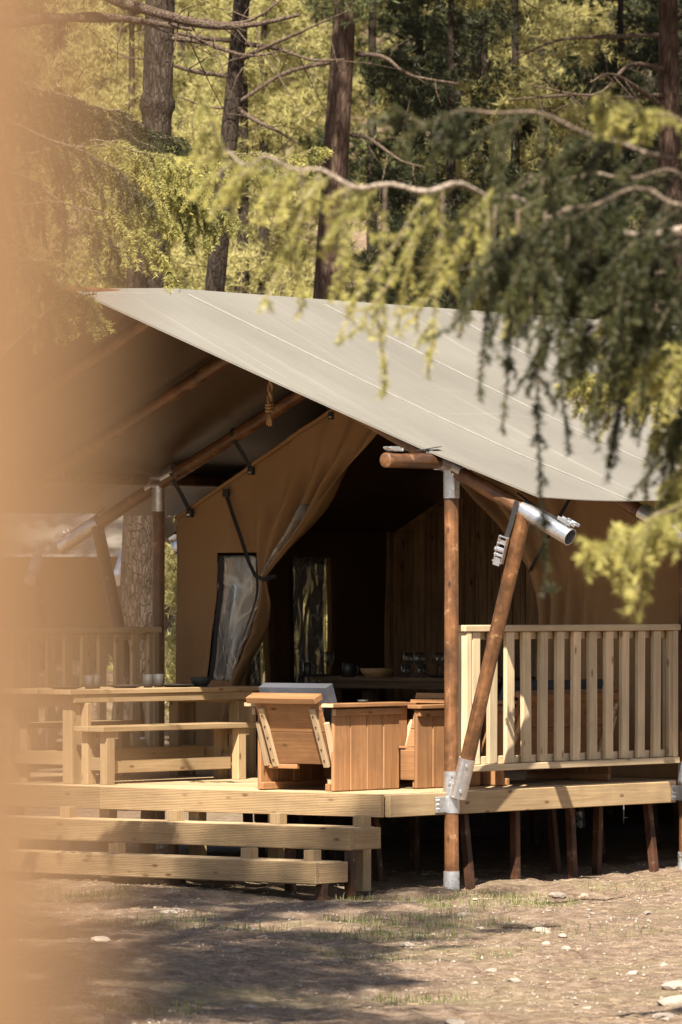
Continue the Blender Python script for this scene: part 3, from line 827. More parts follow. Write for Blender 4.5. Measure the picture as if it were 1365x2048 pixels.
for (x, seed) in ((PXR, 3), (PXL, 4)):
    pl = log(tent, 'purlin', (x, FR[0] - .70, PZ + .03), (x, 9.6, PZ + .03), .048, M['log'], seed=seed)
    attach(MB().strip([(x, FR[0] - .60, PZ + .087), (x, FR[0] - .36, PZ + .095), (x, FR[0] - .12, PZ + .125)], .03, (1, 0, 0)).build('strap', M['strap'], None), pl)
    ratchet(pl, 'buckle', (x, FR[0] - .60, PZ + .085), (0, -1, 0), (0, 0, 1), 1.15)
rp = log(tent, 'ridge_pole', (RX, -.62, RZ + .035), (RX, 9.6, RZ + .035), .05, M['log'], seed=9)
ratchet(rp, 'buckle', (RX, -.53, RZ + .09), (0, -1, 0), (0, 0, 1), 1.15)

# roof cloth: one tensioned sheet, outside and underside
def roof_sheet():
    nu, nv = 56, 70
    EX = .71
    V, F, mi = [], [], []
    def pos(u, v):                     # u -1..1 across (ridge at 0), v 0..1 from front to back
        au = abs(u)
        yf = -.38 + (.60 + .38) * au ** 1.05 + .05 * math.sin(math.pi * au)   # the front edge runs back from ridge to eave
        y = yf + (9.8 - yf) * v
        half = (PXR - RX) + EX
        half_u = au * half
        x = RX + half_u * (1 if u > 0 else -1)
        k = min(half_u, PXR - RX)
        z = RZ + .106 - PIT * k - max(0, half_u - (PXR - RX)) * (PIT - .05)
        z += .012 * (1 - au) - .030 * math.sin(math.pi * au) * (0.35 + .65 * abs(math.sin(math.pi * (y - FR[0]) / (FR[1] - FR[0])))) * (1 if y > FR[0] else .8)
        z -= .02 * (max(0, (au - .78) / .22)) ** 2 * abs(math.sin(math.pi * (y - FR[0]) / (FR[1] - FR[0]))) * .6
        z -= .05 * max(0, FR[0] - y) * (1 - au)
        return Vector((x, y, z))
    for t, dz in ((0, 0.0), (1, -.006)):
        for j in range(nv + 1):
            for i in range(nu + 1):
                p = pos(-1 + 2 * i / nu, j / nv); V.append((p.x, p.y, p.z + dz))
    k = (nu + 1) * (nv + 1)
    for j in range(nv):
        for i in range(nu):
            a = j * (nu + 1) + i
            F.append((a, a + 1, a + nu + 2, a + nu + 1)); mi.append(0)
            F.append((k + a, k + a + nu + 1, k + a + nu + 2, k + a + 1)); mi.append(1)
    for i in range(nu):
        a = i; F.append((k + a, k + a + 1, a + 1, a)); mi.append(0)
        a = nv * (nu + 1) + i; F.append((a, a + 1, k + a + 1, k + a)); mi.append(0)
    for j in range(nv):
        a = j * (nu + 1); F.append((a, a + nu + 1, k + a + nu + 1, k + a)); mi.append(0)
        a = j * (nu + 1) + nu; F.append((k + a, k + a + nu + 1, a + nu + 1, a)); mi.append(0)
    mb = MB(); mb.v, mb.f, mb.m = V, F, mi
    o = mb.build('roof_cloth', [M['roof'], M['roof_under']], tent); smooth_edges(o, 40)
    # welded seams down the slope, hem along the front edge
    for yv in (.105, .25, .39, .53, .67, .81):
        for sd in (1, -1):
            s = MB(); s.strip([pos(sd * t, yv + .004 * t) + Vector((0, 0, .004)) for t in np.linspace(.03, 1, 24)], .03, (0, 1, 0), .003)
            q = s.build('seam', M['seam'], None); q.parent = o
    for sd in (1, -1):
        s = MB(); s.strip([pos(sd * t, 0) + Vector((0, .02, .004)) for t in np.linspace(.0, 1, 40)], .035, (0, 1, 0), .004)
        q = s.build('hem', M['roof'], None); q.parent = o
    return pos
roof_pos = roof_sheet()

# inner tent: front canvas with the door flaps tied back
YW = 3.47
def interp(tab, z):
    zs = [a for a, _ in tab]; return float(np.interp(z, zs, [b for _, b in tab]))
def front_panel(side, tie_z, free, outer, wrinkle, win=None):
    """side -1: left half, free edge to the right. free: table (z, x) of the free edge; outer: x of the fixed edge"""
    nu, nv = 72, 90
    def top(x): return 2.45 + .525 * (x + 4.5) if side < 0 else 2.42 + .51 * (0 - x)
    def pos(u, v):
        # first the edge at this height fraction, then the sheet between
        zl = lambda zt_: DECK + (2.2 - DECK) * v / .79 if v < .79 else 2.2 + (zt_ - 2.2) * (v - .79) / .21
        zf = zl(3.44)
        xf = interp(free, zf)
        w1 = max(-.75, min(.75, .82 * (xf - outer)))
        x = outer + w1 * u * 2 if u < .5 else outer + w1 + (xf - outer - w1) * (u - .5) * 2
        zt = min(top(x), 3.46)
        z = zl(zt)
        # pull towards the tie
        g_ = u ** 3
        z = z * (1 - g_) + g_ * min(zf, zt)
        dd = abs(z - tie_z)
        amp = wrinkle * (u ** 1.6) * (0.25 + min(1, dd / .5)) + .006
        amp *= 1 - .85 * max(0.0, min(1.0, (v - .84) / .12))
        y = YW + amp * math.sin(u * u * 34 + 3.1 * (z - tie_z)) + .5 * amp * math.sin(u * 13 + z * 4) + .25 * amp * math.sin(u * 57 - z * 6) - .05 * u ** 2
        y -= .10 * math.exp(-((u - 1) / .16) ** 2) * math.exp(-((z - tie_z) / .35) ** 2)
        x += .012 * math.sin(z * 9 + u * 5) * u
        return Vector((x, y, z))
    def sheet(name, u0, u1, v0, v1, mat, off=0.0, skip=None, parent=tent):
        us = [u for u in np.linspace(0, 1, nu + 1) if u0 - 1e-6 <= u <= u1 + 1e-6]; vs = [v for v in np.linspace(0, 1, nv + 1) if v0 - 1e-6 <= v <= v1 + 1e-6]
        mb = MB(); V, F = [], []
        for v in vs:
            for u in us:
                p = pos(u, v); V.append((p.x, p.y + off, p.z))
        for j in range(len(vs) - 1):
            for i in range(len(us) - 1):
                um, vm = (us[i] + us[i + 1]) / 2, (vs[j] + vs[j + 1]) / 2
                if skip and skip[0] < um < skip[1] and skip[2] < vm < skip[3]: continue
                a = j * len(us) + i; F.append((a, a + 1, a + len(us) + 1, a + len(us)))
        mb.v, mb.f, mb.m = V, F, [0] * len(F)
        o = mb.build(name, mat, parent, True)
        sm = o.modifiers.new('thick', 'SOLIDIFY'); sm.thickness = .003; sm.offset = 0
        return o
    main = sheet('front_canvas', 0, 1, 0, 1, M['canvas'], 0, win)
    if win:
        fr = (win[1] - win[0]) * .10
        sheet('window_film', win[0], win[1], win[2], win[3], M['film'], .003, None, main)
        for (a, b_) in ((win[0] - .001, win[0] + .042), (win[1] - .03, win[1] + .001)):
            sheet('window_edging', a, b_, win[2], win[3], M['strap'], -.006, None, main)
        sheet('window_edging', win[0], win[1], win[3] - .012, win[3] + .001, M['strap'], -.006, None, main)
        # gathered strip of window film beside the tie
        sheet('window_film', .80, .90, .12, .86, M['film'], -.018, None, main)
        sheet('window_edging', .785, .81, .12, .86, M['strap'], -.012, None, main)
    # hem bead along the top
    hm = MB(); hm.tube([pos(u, 1.0) + Vector((0, -.012, .0)) for u in np.linspace(0, 1, 30)], .016, 8)
    hm.build('top_hem', M['canvas'], None, True).parent = main
    return pos, main
posL, mainL = front_panel(-1, 2.02, [(.6, -4.02), (.96, -3.92), (1.25, -3.83), (1.55, -3.73), (1.85, -3.60), (2.02, -3.57), (2.25, -3.36), (2.6, -3.0), (3.04, -2.62), (3.45, -2.28)], -4.5, .075, (.255, .505, .32, .785))
posR, mainR = front_panel(1, 2.06, [(.6, -1.08), (1.0, -1.16), (1.6, -1.24), (2.06, -1.24), (2.4, -1.55), (2.8, -1.98), (3.45, -2.22)], -.02, .05)
# strap that holds each flap back
def tie(pts, main, w=.028):
    o = MB().strip(pts, w, (0, .3, 1), .004).build('tie_strap', M['strap'], None); o.parent = main; return o
tie([(-4.0, YW - .05, 2.62), (-3.93, YW - .075, 2.50), (-3.83, YW - .10, 2.32), (-3.72, YW - .14, 2.13), (-3.63, YW - .18, 2.03), (-3.56, YW - .17, 2.0), (-3.50, YW - .10, 2.03)], mainL)
tie([(-.96, YW - .06, 2.56), (-1.06, YW - .10, 2.38), (-1.16, YW - .15, 2.17), (-1.22, YW - .17, 2.07), (-1.28, YW - .1, 2.06)], mainR)
MB().box((-4.03, YW - .06, 2.60), (-3.98, YW - .03, 2.66), .004).build('toggle', M['black'], None).parent = mainL
# straps from the rafter to the hem, with clips
for x in (-4.42, -3.85, -3.12):
    zr = RZ - PIT * abs(x - RX); zh = 2.45 + .525 * (x + 4.5)
    s = MB().strip([(x + .035, FR[2] - .035, zr - .035), (x + .052, (FR[2] + YW) / 2 - .03, (zr + zh) / 2 - .01), (x + .07, YW - .025, zh + .0)], .034, (1, 0, .4), .004)
    st = s.build('hanging_strap', M['strap'], tent)
    MB().box((x + .05, YW - .055, zh - .035), (x + .095, YW - .02, zh + .02), .003).box((x + .06, YW - .06, zh - .025), (x + .085, YW - .055, zh - .01), .001, m=1).build('clip', [M['black'], M['zinc']], None).parent = st
    MB().tube([(x + .015, FR[2] - .0, zr), (x + .035, FR[2], zr + .03)], .0515, 16, False).build('strap_loop', M['strap'], None, True).parent = st

# side walls, inner roof, back of the inner tent
def wall_sheet(name, p00, p10, p01, p11, mat, skip=None, n=40, amp=.012, th=.003):
    p00, p10, p01, p11 = map(Vector, (p00, p10, p01, p11)); nrm = (p10 - p00).cross(p01 - p00).normalized()
    V, F = [], []
    for j in range(n + 1):
        for i in range(n + 1):
            u, v = i / n, j / n
            p = (p00 * (1 - u) + p10 * u) * (1 - v) + (p01 * (1 - u) + p11 * u) * v
            p = p + nrm * amp * (math.sin(u * 23 + v * 3) * .6 + math.sin(u * 9 - v * 7))
            V.append(tuple(p))
    for j in range(n):
        for i in range(n):
            if skip and any(k[0] <= i < k[1] and k[2] <= j < k[3] for k in skip): continue
            a = j * (n + 1) + i; F.append((a, a + 1, a + n + 2, a + n + 1))
    mb = MB(); mb.v, mb.f, mb.m = V, F, [0] * len(F)
    o = mb.build(name, mat, tent, True); sm = o.modifiers.new('thick', 'SOLIDIFY'); sm.thickness = th; sm.offset = 0
    return o
YI = 6.03
n_ = 40
j0, j1 = int((1.18 - DECK) / (2.4 - DECK) * n_), int((2.22 - DECK) / (2.4 - DECK) * n_)
i0, i1 = int((4.80 - YW) / (YI + .2 - YW) * n_), int((5.33 - YW) / (YI + .2 - YW) * n_)
i2, i3 = int((3.86 - YW) / (YI + .2 - YW) * n_), int((4.52 - YW) / (YI + .2 - YW) * n_)
sw = wall_sheet('side_canvas', (-4.5, YW, DECK), (-4.5, YI + .2, DECK), (-4.5, YW, 2.4), (-4.5, YI + .2, 2.4), M['canvas'], [(i0, i1, j0, j1), (i2, i3, j0, j1)], n_)
fy = lambda i: YW + (YI + .2 - YW) * i / n_
fz = lambda j: DECK + (2.4 - DECK) * j / n_
wf = wall_sheet('window_film', (-4.5, fy(i0), fz(j0)), (-4.5, fy(i1), fz(j0)), (-4.5, fy(i0), fz(j1)), (-4.5, fy(i1), fz(j1)), M['film'], None, 12, .006, .001); wf.parent = sw
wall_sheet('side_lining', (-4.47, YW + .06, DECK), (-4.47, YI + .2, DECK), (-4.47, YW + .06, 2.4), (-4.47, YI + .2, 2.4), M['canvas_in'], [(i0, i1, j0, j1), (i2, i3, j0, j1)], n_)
wf = wall_sheet('window_film', (-4.5, fy(i2), fz(j0)), (-4.5, fy(i3), fz(j0)), (-4.5, fy(i2), fz(j1)), (-4.5, fy(i3), fz(j1)), M['film'], None, 12, .006, .001); wf.parent = sw
wall_sheet('side_canvas', (-.03, YW, DECK), (-.03, 9.3, DECK), (-.03, YW, 2.4), (-.03, 9.3, 2.4), M['canvas'])
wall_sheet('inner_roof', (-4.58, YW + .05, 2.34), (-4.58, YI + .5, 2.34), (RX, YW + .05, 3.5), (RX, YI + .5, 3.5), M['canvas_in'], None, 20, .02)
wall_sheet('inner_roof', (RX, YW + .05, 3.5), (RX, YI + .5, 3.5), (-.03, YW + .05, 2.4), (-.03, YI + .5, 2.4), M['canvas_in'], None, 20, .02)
part_w = thing('partition_wall', 'dark stained board wall at the back of the tent interior', 'wall', (-4.46, YI, DECK))
npl = 38; pw = 4.46 / npl
for i in range(npl):
    x = -.03 + (i + .5) * pw
    h = (2.36 + .488 * (2.21 - abs(x - 2.21))) - DECK - .03
    board(part_w, 'plank', (x, random.uniform(-.004, .004), 0), (x, random.uniform(-.004, .004), h), .022, pw - .006, M['panel'], .004, up=(1, 0, 0))
board(part_w, 'backing', (.0, .03, 1.0), (4.42, .03, 1.0), .01, 1.9, M['panel'])
board(part_w, 'corner_post', (.0, -.035, 0), (.0, -.035, 1.74), .06, .05, M['panel'], .004, up=(1, 0, 0))
# wall lantern
la = thing('wall_lantern', 'black box lantern on the dark board wall behind the pole', 'lantern', (-1.62, YI - .10, 2.42))
f = MB()
for sx in (-.05, .05):
    for sy in (-.05, .05): f.box((sx - .006, sy - .006, 0), (sx + .006, sy + .006, .2), .001)
f.box((-.06, -.06, -.012), (.06, .06, 0), .002); f.box((-.065, -.065, .2), (.065, .065, .215), .002)
f.build('frame', M['black'], la); MB().box((-.04, -.04, .0), (.04, .04, .19)).build('glass', M['glass'], la)
MB().box((-.03, .055, .08), (.03, .085, .16), .003).build('bracket', M['black'], la)

# rope hanging from the ridge
rope = MB()
for ph in (0, math.pi):
    rope.tube([(RX + .011 * math.cos(t * 40 + ph) + .01 * math.sin(t * 5), 1.70 + .011 * math.sin(t * 40 + ph), RZ - .02 - t) for t in np.linspace(0, .62, 90)], .011, 6)
for k in range(3):
    rope.tube([(RX + .022 * math.cos(a), 1.70 + .022 * math.sin(a), RZ - .62 - k * .02 + .006 * math.sin(a)) for a in np.linspace(0, 6.28, 12)], .010, 6)
for k in range(5):
    rope.tube([(RX + .004 * k - .008, 1.70, RZ - .68), (RX + .012 * (k - 2), 1.70 + .008 * math.sin(k), RZ - .76 - .01 * (k % 2))], .005, 5)
tag(rope.build('rope', M['rope'], None, True), 'twisted hemp rope with a knotted end hanging under the ridge', 'rope')
rp_o = bpy.data.objects['rope']; rp_o.location = W(0, 0, 0) * U; rp_o.rotation_euler = (0, 0, -PHI)

# ------------------------------------------------------------------ furniture
def make_chair(name, label, loc, w, rz, cat, group):
    """deep lounge chair seen from its back: plank arms, sloping back panel with battens. x -w..0, back at y=0"""
    t = thing(name, label, cat, loc, rz, group)
    D, H = .70, .535
    for s, x in ((0, -.014), (1, -w + .014)):
        for k in range(4):
            yy = .012 + (k + .5) * (D / 4)
            board(t, 'arm_plank', (x, yy, .004), (x, yy, H), .026, D / 4 - .005, M['chair'], .007, up=(0, 1, 0))
        sg = 1 if s == 0 else -1
        inn = x - sg * .03
        board(t, 'bottom_rail', (inn, .0, .03), (inn, D - .02, .03), .034, .045, M['chair'])
        board(t, 'arm_rail', (x + sg * .027, .0, H - .03), (x + sg * .027, D + .01, H - .03), .026, .042, M['chair'])
        board(t, 'rail_end', (x + sg * .027, -.0035, H - .03), (x + sg * .027, -.0005, H - .03), .025, .040, M['chair_end'], .0005)
        board(t, 'armrest', (x + sg * .005, -.055, H + .014), (x + sg * .005, D + .03, H + .014), .115, .026, M['chair'])
        board(t, 'armrest_end', (x + sg * .005, -.058, H + .014), (x + sg * .005, -.0555, H + .014), .112, .022, M['chair_end'], .0005)
    # sloping back: top leans out over the back
    a = Vector((0, -.085, .585)); b_ = Vector((0, .085, .175)); dn = (b_ - a).normalized(); nr = Vector((0, -1, 0)); nr = (nr - dn * nr.dot(dn)).normalized()
    x0, x1 = -w + .06, -.045
    L = (b_ - a).length
    for k in range(2):
        c = a + dn * (L * (k + .5) / 2)
        board(t, 'back_board', (x0, c.y, c.z), (x1, c.y, c.z), .022, L / 2 - .004, M['chair'], .002, up=-dn)
    c = a - dn * .012 + nr * .012
    board(t, 'back_cap', (x0 - .028, c.y, c.z), (x1 + .012, c.y, c.z), .085, .042, M['chair'], up=-dn)
    for k, xx in enumerate((x0 + .055, x1 - .05)):
        p, q = a + dn * .05 + nr * .024, b_ + nr * .024 + dn * .01
        bt = board(t, 'batten', (xx, p.y, p.z), (xx, q.y, q.z), .04, .024, M['chair_end'], .002, up=nr)
        for m_ in range(5):
            s_ = p + (q - p) * (.12 + .19 * m_) + nr * .013
            h = MB().tube([(xx, s_.y, s_.z), (xx, s_.y + nr.y * .002, s_.z + nr.z * .002)], .006, 8).build('peg_hole', M['black'], None)
            h.parent = bt; h.matrix_local = inv_of(bt)
    for xx in (x0 - .012, x1 + .02):
        board(t, 'side_batten', (xx, -.03 + .0, .44), (xx, .06, .16), .03, .028, M['chair_end'], .002, up=(0, -1, .3))
    board(t, 'crossbar', (x0 - .02, .085, .155), (x0 + .22, .085, .155), .04, .03, M['chair'])
    for k in range(4):
        yy = .14 + k * .135
        board(t, 'seat_slat', (-w + .03, yy, .255), (-.03, yy, .255), .125, .024, M['chair'])
    board(t, 'front_board', (-w + .03, D - .02, .16), (-.03, D - .02, .16), .024, .2, M['chair'])
    return t
def make_cushions(label_b, label_s, loc, w, rz):
    t = thing('back_cushion', label_b, 'cushion', loc, rz)
    dn = Vector((0, .17, -.41)).normalized(); a = Vector((0, -.03, .62))
    def puff(sx, sy, sz, Mx, name, par):
        V, F = [], []; n = 10
        def P(i, j, s):
            u, v = -1 + 2 * i / n, -1 + 2 * j / n
            e = (1 - abs(u) ** 5) * (1 - abs(v) ** 5)
            return Mx @ Vector((u * sx / 2, v * sy / 2, s * sz / 2 * (.72 + .28 * e)))
        for s in (1, -1):
            for j in range(n + 1):
                for i in range(n + 1): V.append(P(i, j, s))
        k = (n + 1) ** 2
        for j in range(n):
            for i in range(n):
                q = j * (n + 1) + i; F += [(q, q + 1, q + n + 2, q + n + 1), (k + q, k + q + n + 1, k + q + n + 2, k + q + 1)]
        for i in range(n):
            F += [(k + i, k + i + 1, i + 1, i)]; q = n * (n + 1) + i; F += [(q, q + 1, k + q + 1, k + q)]
            q = i * (n + 1); F += [(q, q + n + 1, k + q + n + 1, k + q)]; q = i * (n + 1) + n; F += [(k + q, k + q + n + 1, q + n + 1, q)]
        mb = MB(); mb.v, mb.f, mb.m = V, F, [0] * len(F)
        o = mb.build(name, M['cushion'], par); smooth_edges(o, 50); return o
    nr = Vector((0, 1, 0)); nr = (nr - dn * nr.dot(dn)).normalized()
    Mx = Matrix((Vector((1, 0, 0)), -dn, nr)).transposed().to_4x4(); Mx.translation = Vector((-w / 2 + .01, .055 + .03, .47))
    puff(w - .075, .44, .10, Mx, 'cover', t)
    t2 = thing('seat_cushion', label_s, 'cushion', loc, rz)
    puff(w - .09, .5, .1, Matrix.Translation(Vector((-w / 2, .42, .325))), 'cover', t2)
CH = 'red brown wooden lounge seats on the deck'
make_chair('lounge_chair', 'red brown lounge chair at the deck corner showing its battened back', (-.43, .03, DECK), .62, 0, 'chair', CH)
make_cushions('charcoal back cushion on the battened chair', 'charcoal seat cushion inside the battened chair', (-.43, .03, DECK), .62, 0)
make_chair('lounge_chair', 'red brown lounge chair partly hidden behind the round pole', (-.33 - .62, .80 + .70, DECK), .62, R(180), 'chair', CH).scale = (1, 1, .965)
make_chair('lounge_sofa', 'wide red brown seat behind the slatted side railing', (-.20, 2.82, DECK), 1.25, R(90), 'sofa', CH)
make_cushions('long charcoal back cushion behind the side railing', 'long charcoal seat cushion behind the side railing', (-.20, 2.82, DECK), 1.25, R(90))
at = thing('ashtray', 'small dark dish lying on the chair armrest', 'dish', (-.44, .36, DECK + .562))
MB().lathe([(0, .002), (.03, .002), (.036, .018), (.03, .016), (.026, .006), (0, .006)], 16).build('bowl', M['ceramic'], at, True)

def make_table(label, loc, w, L, h, mat, along_x=False, group=None):
    t = thing('table', label, 'table', loc, R(-90) if along_x else 0, group)
    n = 5; pw_ = w / n
    for k in range(n):
        xx = -w + (k + .5) * pw_
        board(t, 'top_board', (xx, 0, h - .017), (xx, L, h - .017), pw_ - .004, .034, mat)
    for xx in (-w + .03, -.03): board(t, 'apron', (xx, .06, h - .062), (xx, L - .06, h - .062), .035, .055, mat)
    for yy in (.12, L - .14):
        for xx in (-w + .10, -.09):
            board(t, 'leg', (xx, yy, 0), (xx, yy, h - .09), .085, .09, mat, up=(0, 1, 0))
            board(t, 'leg_brace', (xx + (.045 if xx < -w / 2 else .047), yy + .068, 0), (xx + (.045 if xx < -w / 2 else .047), yy + .068, h - .09), .10, .04, mat, up=(0, 1, 0))
        board(t, 'cross_rail', (-w + .145, yy, .17), (-.135, yy, .17), .04, .09, mat)
        board(t, 'top_bearer', (-w + .05, yy, h - .075), (-.06, yy, h - .075), .09, .075, mat)
    board(t, 'stretcher', (-w / 2, .17, .17), (-w / 2, L - .19, .17), .04, .09, mat)
    return t
def make_bench(label, loc, L, h, mat, group):
    t = thing('bench', label, 'bench', loc, 0, group); w = .26
    for k in range(2): board(t, 'seat_board', (-w + (k + .5) * w / 2, 0, h - .018), (-w + (k + .5) * w / 2, L, h - .018), w / 2 - .004, .036, mat)
    for yy in (.10, L - .13):
        for xx in (-w + .05, -.05): board(t, 'leg', (xx, yy, 0), (xx, yy, h - .036), .06, .085, mat, up=(0, 1, 0))
        board(t, 'cross_rail', (-w + .08, yy, .135), (-.08, yy, .135), .035, .085, mat)
        board(t, 'bearer', (-w + .02, yy + .062, h - .06), (-.02, yy + .062, h - .06), .035, .05, mat)
    board(t, 'stretcher', (-.10, .145, .115), (-.10, L - .175, .115), .035, .085, mat)
    return t
TB = (-2.66, .10)
make_table('long light pine table on the deck set with dark dishes', (TB[0], TB[1], DECK), .72, 2.02, .625, M['pine'])
BG = 'pine benches at the long table'
make_bench('light pine bench on the chair side of the long table', (-2.40, .13, DECK), 1.62, .385, M['pine'], BG)
make_bench('light pine bench on the railing side of the long table', (-3.42, .13, DECK), 1.62, .385, M['pine'], BG)
make_table('weathered dark table inside the tent doorway', (-4.16, 3.96 + .68, DECK), .66, 1.72, .655, M['old_table'], True)
TT = DECK + .625
def dish(name, label, cat, loc, prof, mat, n=24, group=None):
    o = MB().lathe(prof, n).build(name, mat, None, True)
    o.location = W(*loc) * U
    return tag(o, label, cat, group)
cup = [(0, .0), (.028, .0), (.033, .03), (.037, .09), (.034, .09), (.030, .03), (.026, .006), (0, .006)]
plate = [(0, .002), (.07, .002), (.11, .012), (.125, .018), (.125, .022), (.108, .017), (.07, .007), (0, .007)]
bowl = [(0, .0), (.04, .0), (.062, .025), (.078, .065), (.074, .065), (.058, .027), (.036, .007), (0, .007)]
for (x, y, lab) in ((-2.80, .46, 'dark cup nearest the end of the long table'), (-2.86, .60, 'second dark cup in the near pair on the long table'), (-2.82, 1.10, 'dark cup in the pair beside the bowl, nearer one'), (-2.86, 1.26, 'dark cup in the pair beside the bowl, farther one')):
    dish('cup', lab, 'cup', (x, y, TT), cup, M['ceramic'], 24, 'dark cups on the long table')
for (x, y, lab) in ((-2.84, .26, 'dark plate at the near end of the long table'), (-2.82, 0.86, 'dark plate in the middle of the long table'), (-2.82, 1.40, 'dark plate next to the bowl on the long table')):
    dish('plate', lab, 'plate', (x, y, TT), plate, M['ceramic'], 32, 'dark plates on the long table')
dish('bowl', 'deep black bowl at the far end of the long table', 'bowl', (-2.80, 1.64, TT), bowl, M['ceramic'])
# things on the table inside
TI = DECK + .655
wine = [(0, 0), (.034, .0), (.034, .003), (.005, .008), (.004, .075), (.012, .085), (.034, .11), (.040, .14), (.034, .185), (.032, .185), (.038, .14), (.032, .112), (.010, .09), (0, .089)]
tumb = [(0, 0), (.03, 0), (.036, .10), (.034, .10), (.028, .006), (0, .006)]
for i, (x, lab) in enumerate(((-3.66, 'wine glass beside the tumbler in front of the bright window'), (-2.98, 'wine glass next to the large wooden bowl inside'), (-2.84, 'wine glass second after the large wooden bowl inside'), (-2.70, 'wine glass third after the large wooden bowl inside'), (-2.58, 'wine glass nearest the small wooden bowl inside'))):
    dish('wine_glass', lab, 'glass', (x, 4.2 + .06 * (i % 2), TI), wine, M['glass'], 20, 'glasses on the inner table')
for i, (x, lab) in enumerate(((-3.80, 'tumbler standing on the plate in front of the bright window'), (-2.90, 'tumbler between the wine glasses inside, first'), (-2.76, 'tumbler between the wine glasses inside, second'))):
    dish('tumbler', lab, 'glass', (x, 4.12, TI + (.008 if i == 0 else 0)), tumb, M['glass'], 20, 'glasses on the inner table')
dish('plate', 'dark plate under the tumbler on the inner table', 'plate', (-3.76, 4.15, TI), plate, M['ceramic'])
dish('plate', 'dark plate by the last wine glasses on the inner table', 'plate', (-2.75, 4.36, TI), plate, M['ceramic'])
BW = [(0, 0), (.07, 0), (.115, .035), (.13, .068), (.124, .068), (.108, .037), (.065, .008), (0, .008)]
dish('bowl', 'wide pale wooden bowl in the middle of the inner table', 'bowl', (-3.22, 4.2, TI), BW, M['bowlwood'])
dish('bowl', 'pale wooden bowl at the pole end of the inner table', 'bowl', (-2.50, 4.4, TI), [(r * .8, z * 1.25) for r, z in BW], M['bowlwood'])
jug = thing('coffee_pot', 'black pot beside the wooden bowl on the inner table', 'pot', (-3.48, 4.2, TI))
MB().lathe([(0, 0), (.05, 0), (.05, .10), (.044, .105), (0, .108)], 20).build('body', M['black'], jug, True)
MB().tube([(.05, 0, .085), (.082, 0, .08), (.082, 0, .03), (.05, 0, .025)], .006, 6).build('handle', M['black'], jug, True)

# ------------------------------------------------------------------ neighbouring tent behind
nt_ = thing('safari_tent', 'neighbouring safari tent seen under the roof edge beyond the railing', 'tent', (-4.5, 52.0, gz1(-4.5, 52)), R(-6), tent=False)
def sheet4(name, pts, mat, par, n=16, sag=.02):
    a, b_, c, d = map(Vector, pts); V, F = [], []
    for j in range(n + 1):
        for i in range(n + 1):
            u, v = i / n, j / n; p = (a * (1 - u) + b_ * u) * (1 - v) + (d * (1 - u) + c * u) * v
            p.z -= sag * math.sin(math.pi * v) * abs(math.sin(math.pi * u * 4)); V.append(tuple(p))
    for j in range(n):
        for i in range(n): q = j * (n + 1) + i; F.append((q, q + 1, q + n + 2, q + n + 1))
    mb = MB(); mb.v, mb.f, mb.m = V, F, [0] * len(F); o = mb.build(name, mat, par, True)
    sm = o.modifiers.new('thick', 'SOLIDIFY'); sm.thickness = .004; sm.offset = 0
    return o
zg = gz1(-4.5, 52)
def nz(z): return z - zg
sheet4('roof_cloth', [(-6, 0, nz(2.28)), (2.55, 0, nz(2.28)), (2.55, 2.6, nz(3.5)), (-6, 2.6, nz(3.5))], M['roof'], nt_)
sheet4('roof_cloth', [(-6, 2.6, nz(3.5)), (2.55, 2.6, nz(3.5)), (2.55, 5.2, nz(2.28)), (-6, 5.2, nz(2.28))], M['roof'], nt_)
sheet4('side_canvas', [(-5.8, .9, nz(.5)), (2.35, .9, nz(.5)), (2.35, .9, nz(2.5)), (-5.8, .9, nz(2.5))], M['canvas'], nt_, sag=0)
sheet4('end_canvas', [(2.35, .9, nz(.5)), (2.35, 4.4, nz(.5)), (2.35, 4.4, nz(2.5)), (2.35, .9, nz(2.5))], M['canvas'], nt_, sag=0)
for x in (-1.9, -.75, .4, 1.55, 2.4):
    tb = MB().tube([(x, .25, nz(2.36)), (x, -.42, nz(2.05))], .06, 16, True); smooth_edges(tb.build('tube_end', M['galv'], nt_), 40)
    log(nt_, 'strut', (x, .85, nz(.5)), (x, .0, nz(2.2)), .05, M['log'], seed=int(x * 10) + 40)
for k in range(5): board(nt_, 'deck_board', (-6, -.1 + k * .2, nz(.5)), (2.55, -.1 + k * .2, nz(.5)), .19, .03, M['pine'])
board(nt_, 'deck_beam', (-6, -.22, nz(.42)), (2.55, -.22, nz(.42)), .04, .16, M['pine'])

# ------------------------------------------------------------------ trees
def needle_soup(S, E, dens, length, width, g_, tint, spread=.9):
    """needles along the segments S->E"""
    L = np.linalg.norm(E - S, axis=1); n = np.maximum(1, (L * dens + g_.random(len(L))).astype(int))
    idx = np.repeat(np.arange(len(L)), n); t = g_.random(len(idx))[:, None]
    base = S[idx] * (1 - t) + E[idx] * t
    ax = (E - S)[idx] / np.maximum(L[idx], 1e-6)[:, None]
    rad = g_.normal(0, 1, base.shape); rad -= ax * (rad * ax).sum(1, keepdims=True); rad /= np.linalg.norm(rad, axis=1, keepdims=True) + 1e-9
    d = ax * .62 + rad * spread; d /= np.linalg.norm(d, axis=1, keepdims=True)
    sd = np.cross(d, g_.normal(0, 1, d.shape)); sd /= np.linalg.norm(sd, axis=1, keepdims=True) + 1e-9
    ln = length * (.7 + .5 * g_.random(len(idx)))[:, None]
    V = np.stack([base - sd * width, base + sd * width, base + d * ln], 1).reshape(-1, 3)
    return V, np.repeat(np.clip(tint[idx] + g_.normal(0, .08, len(idx)), 0, 1), 3)

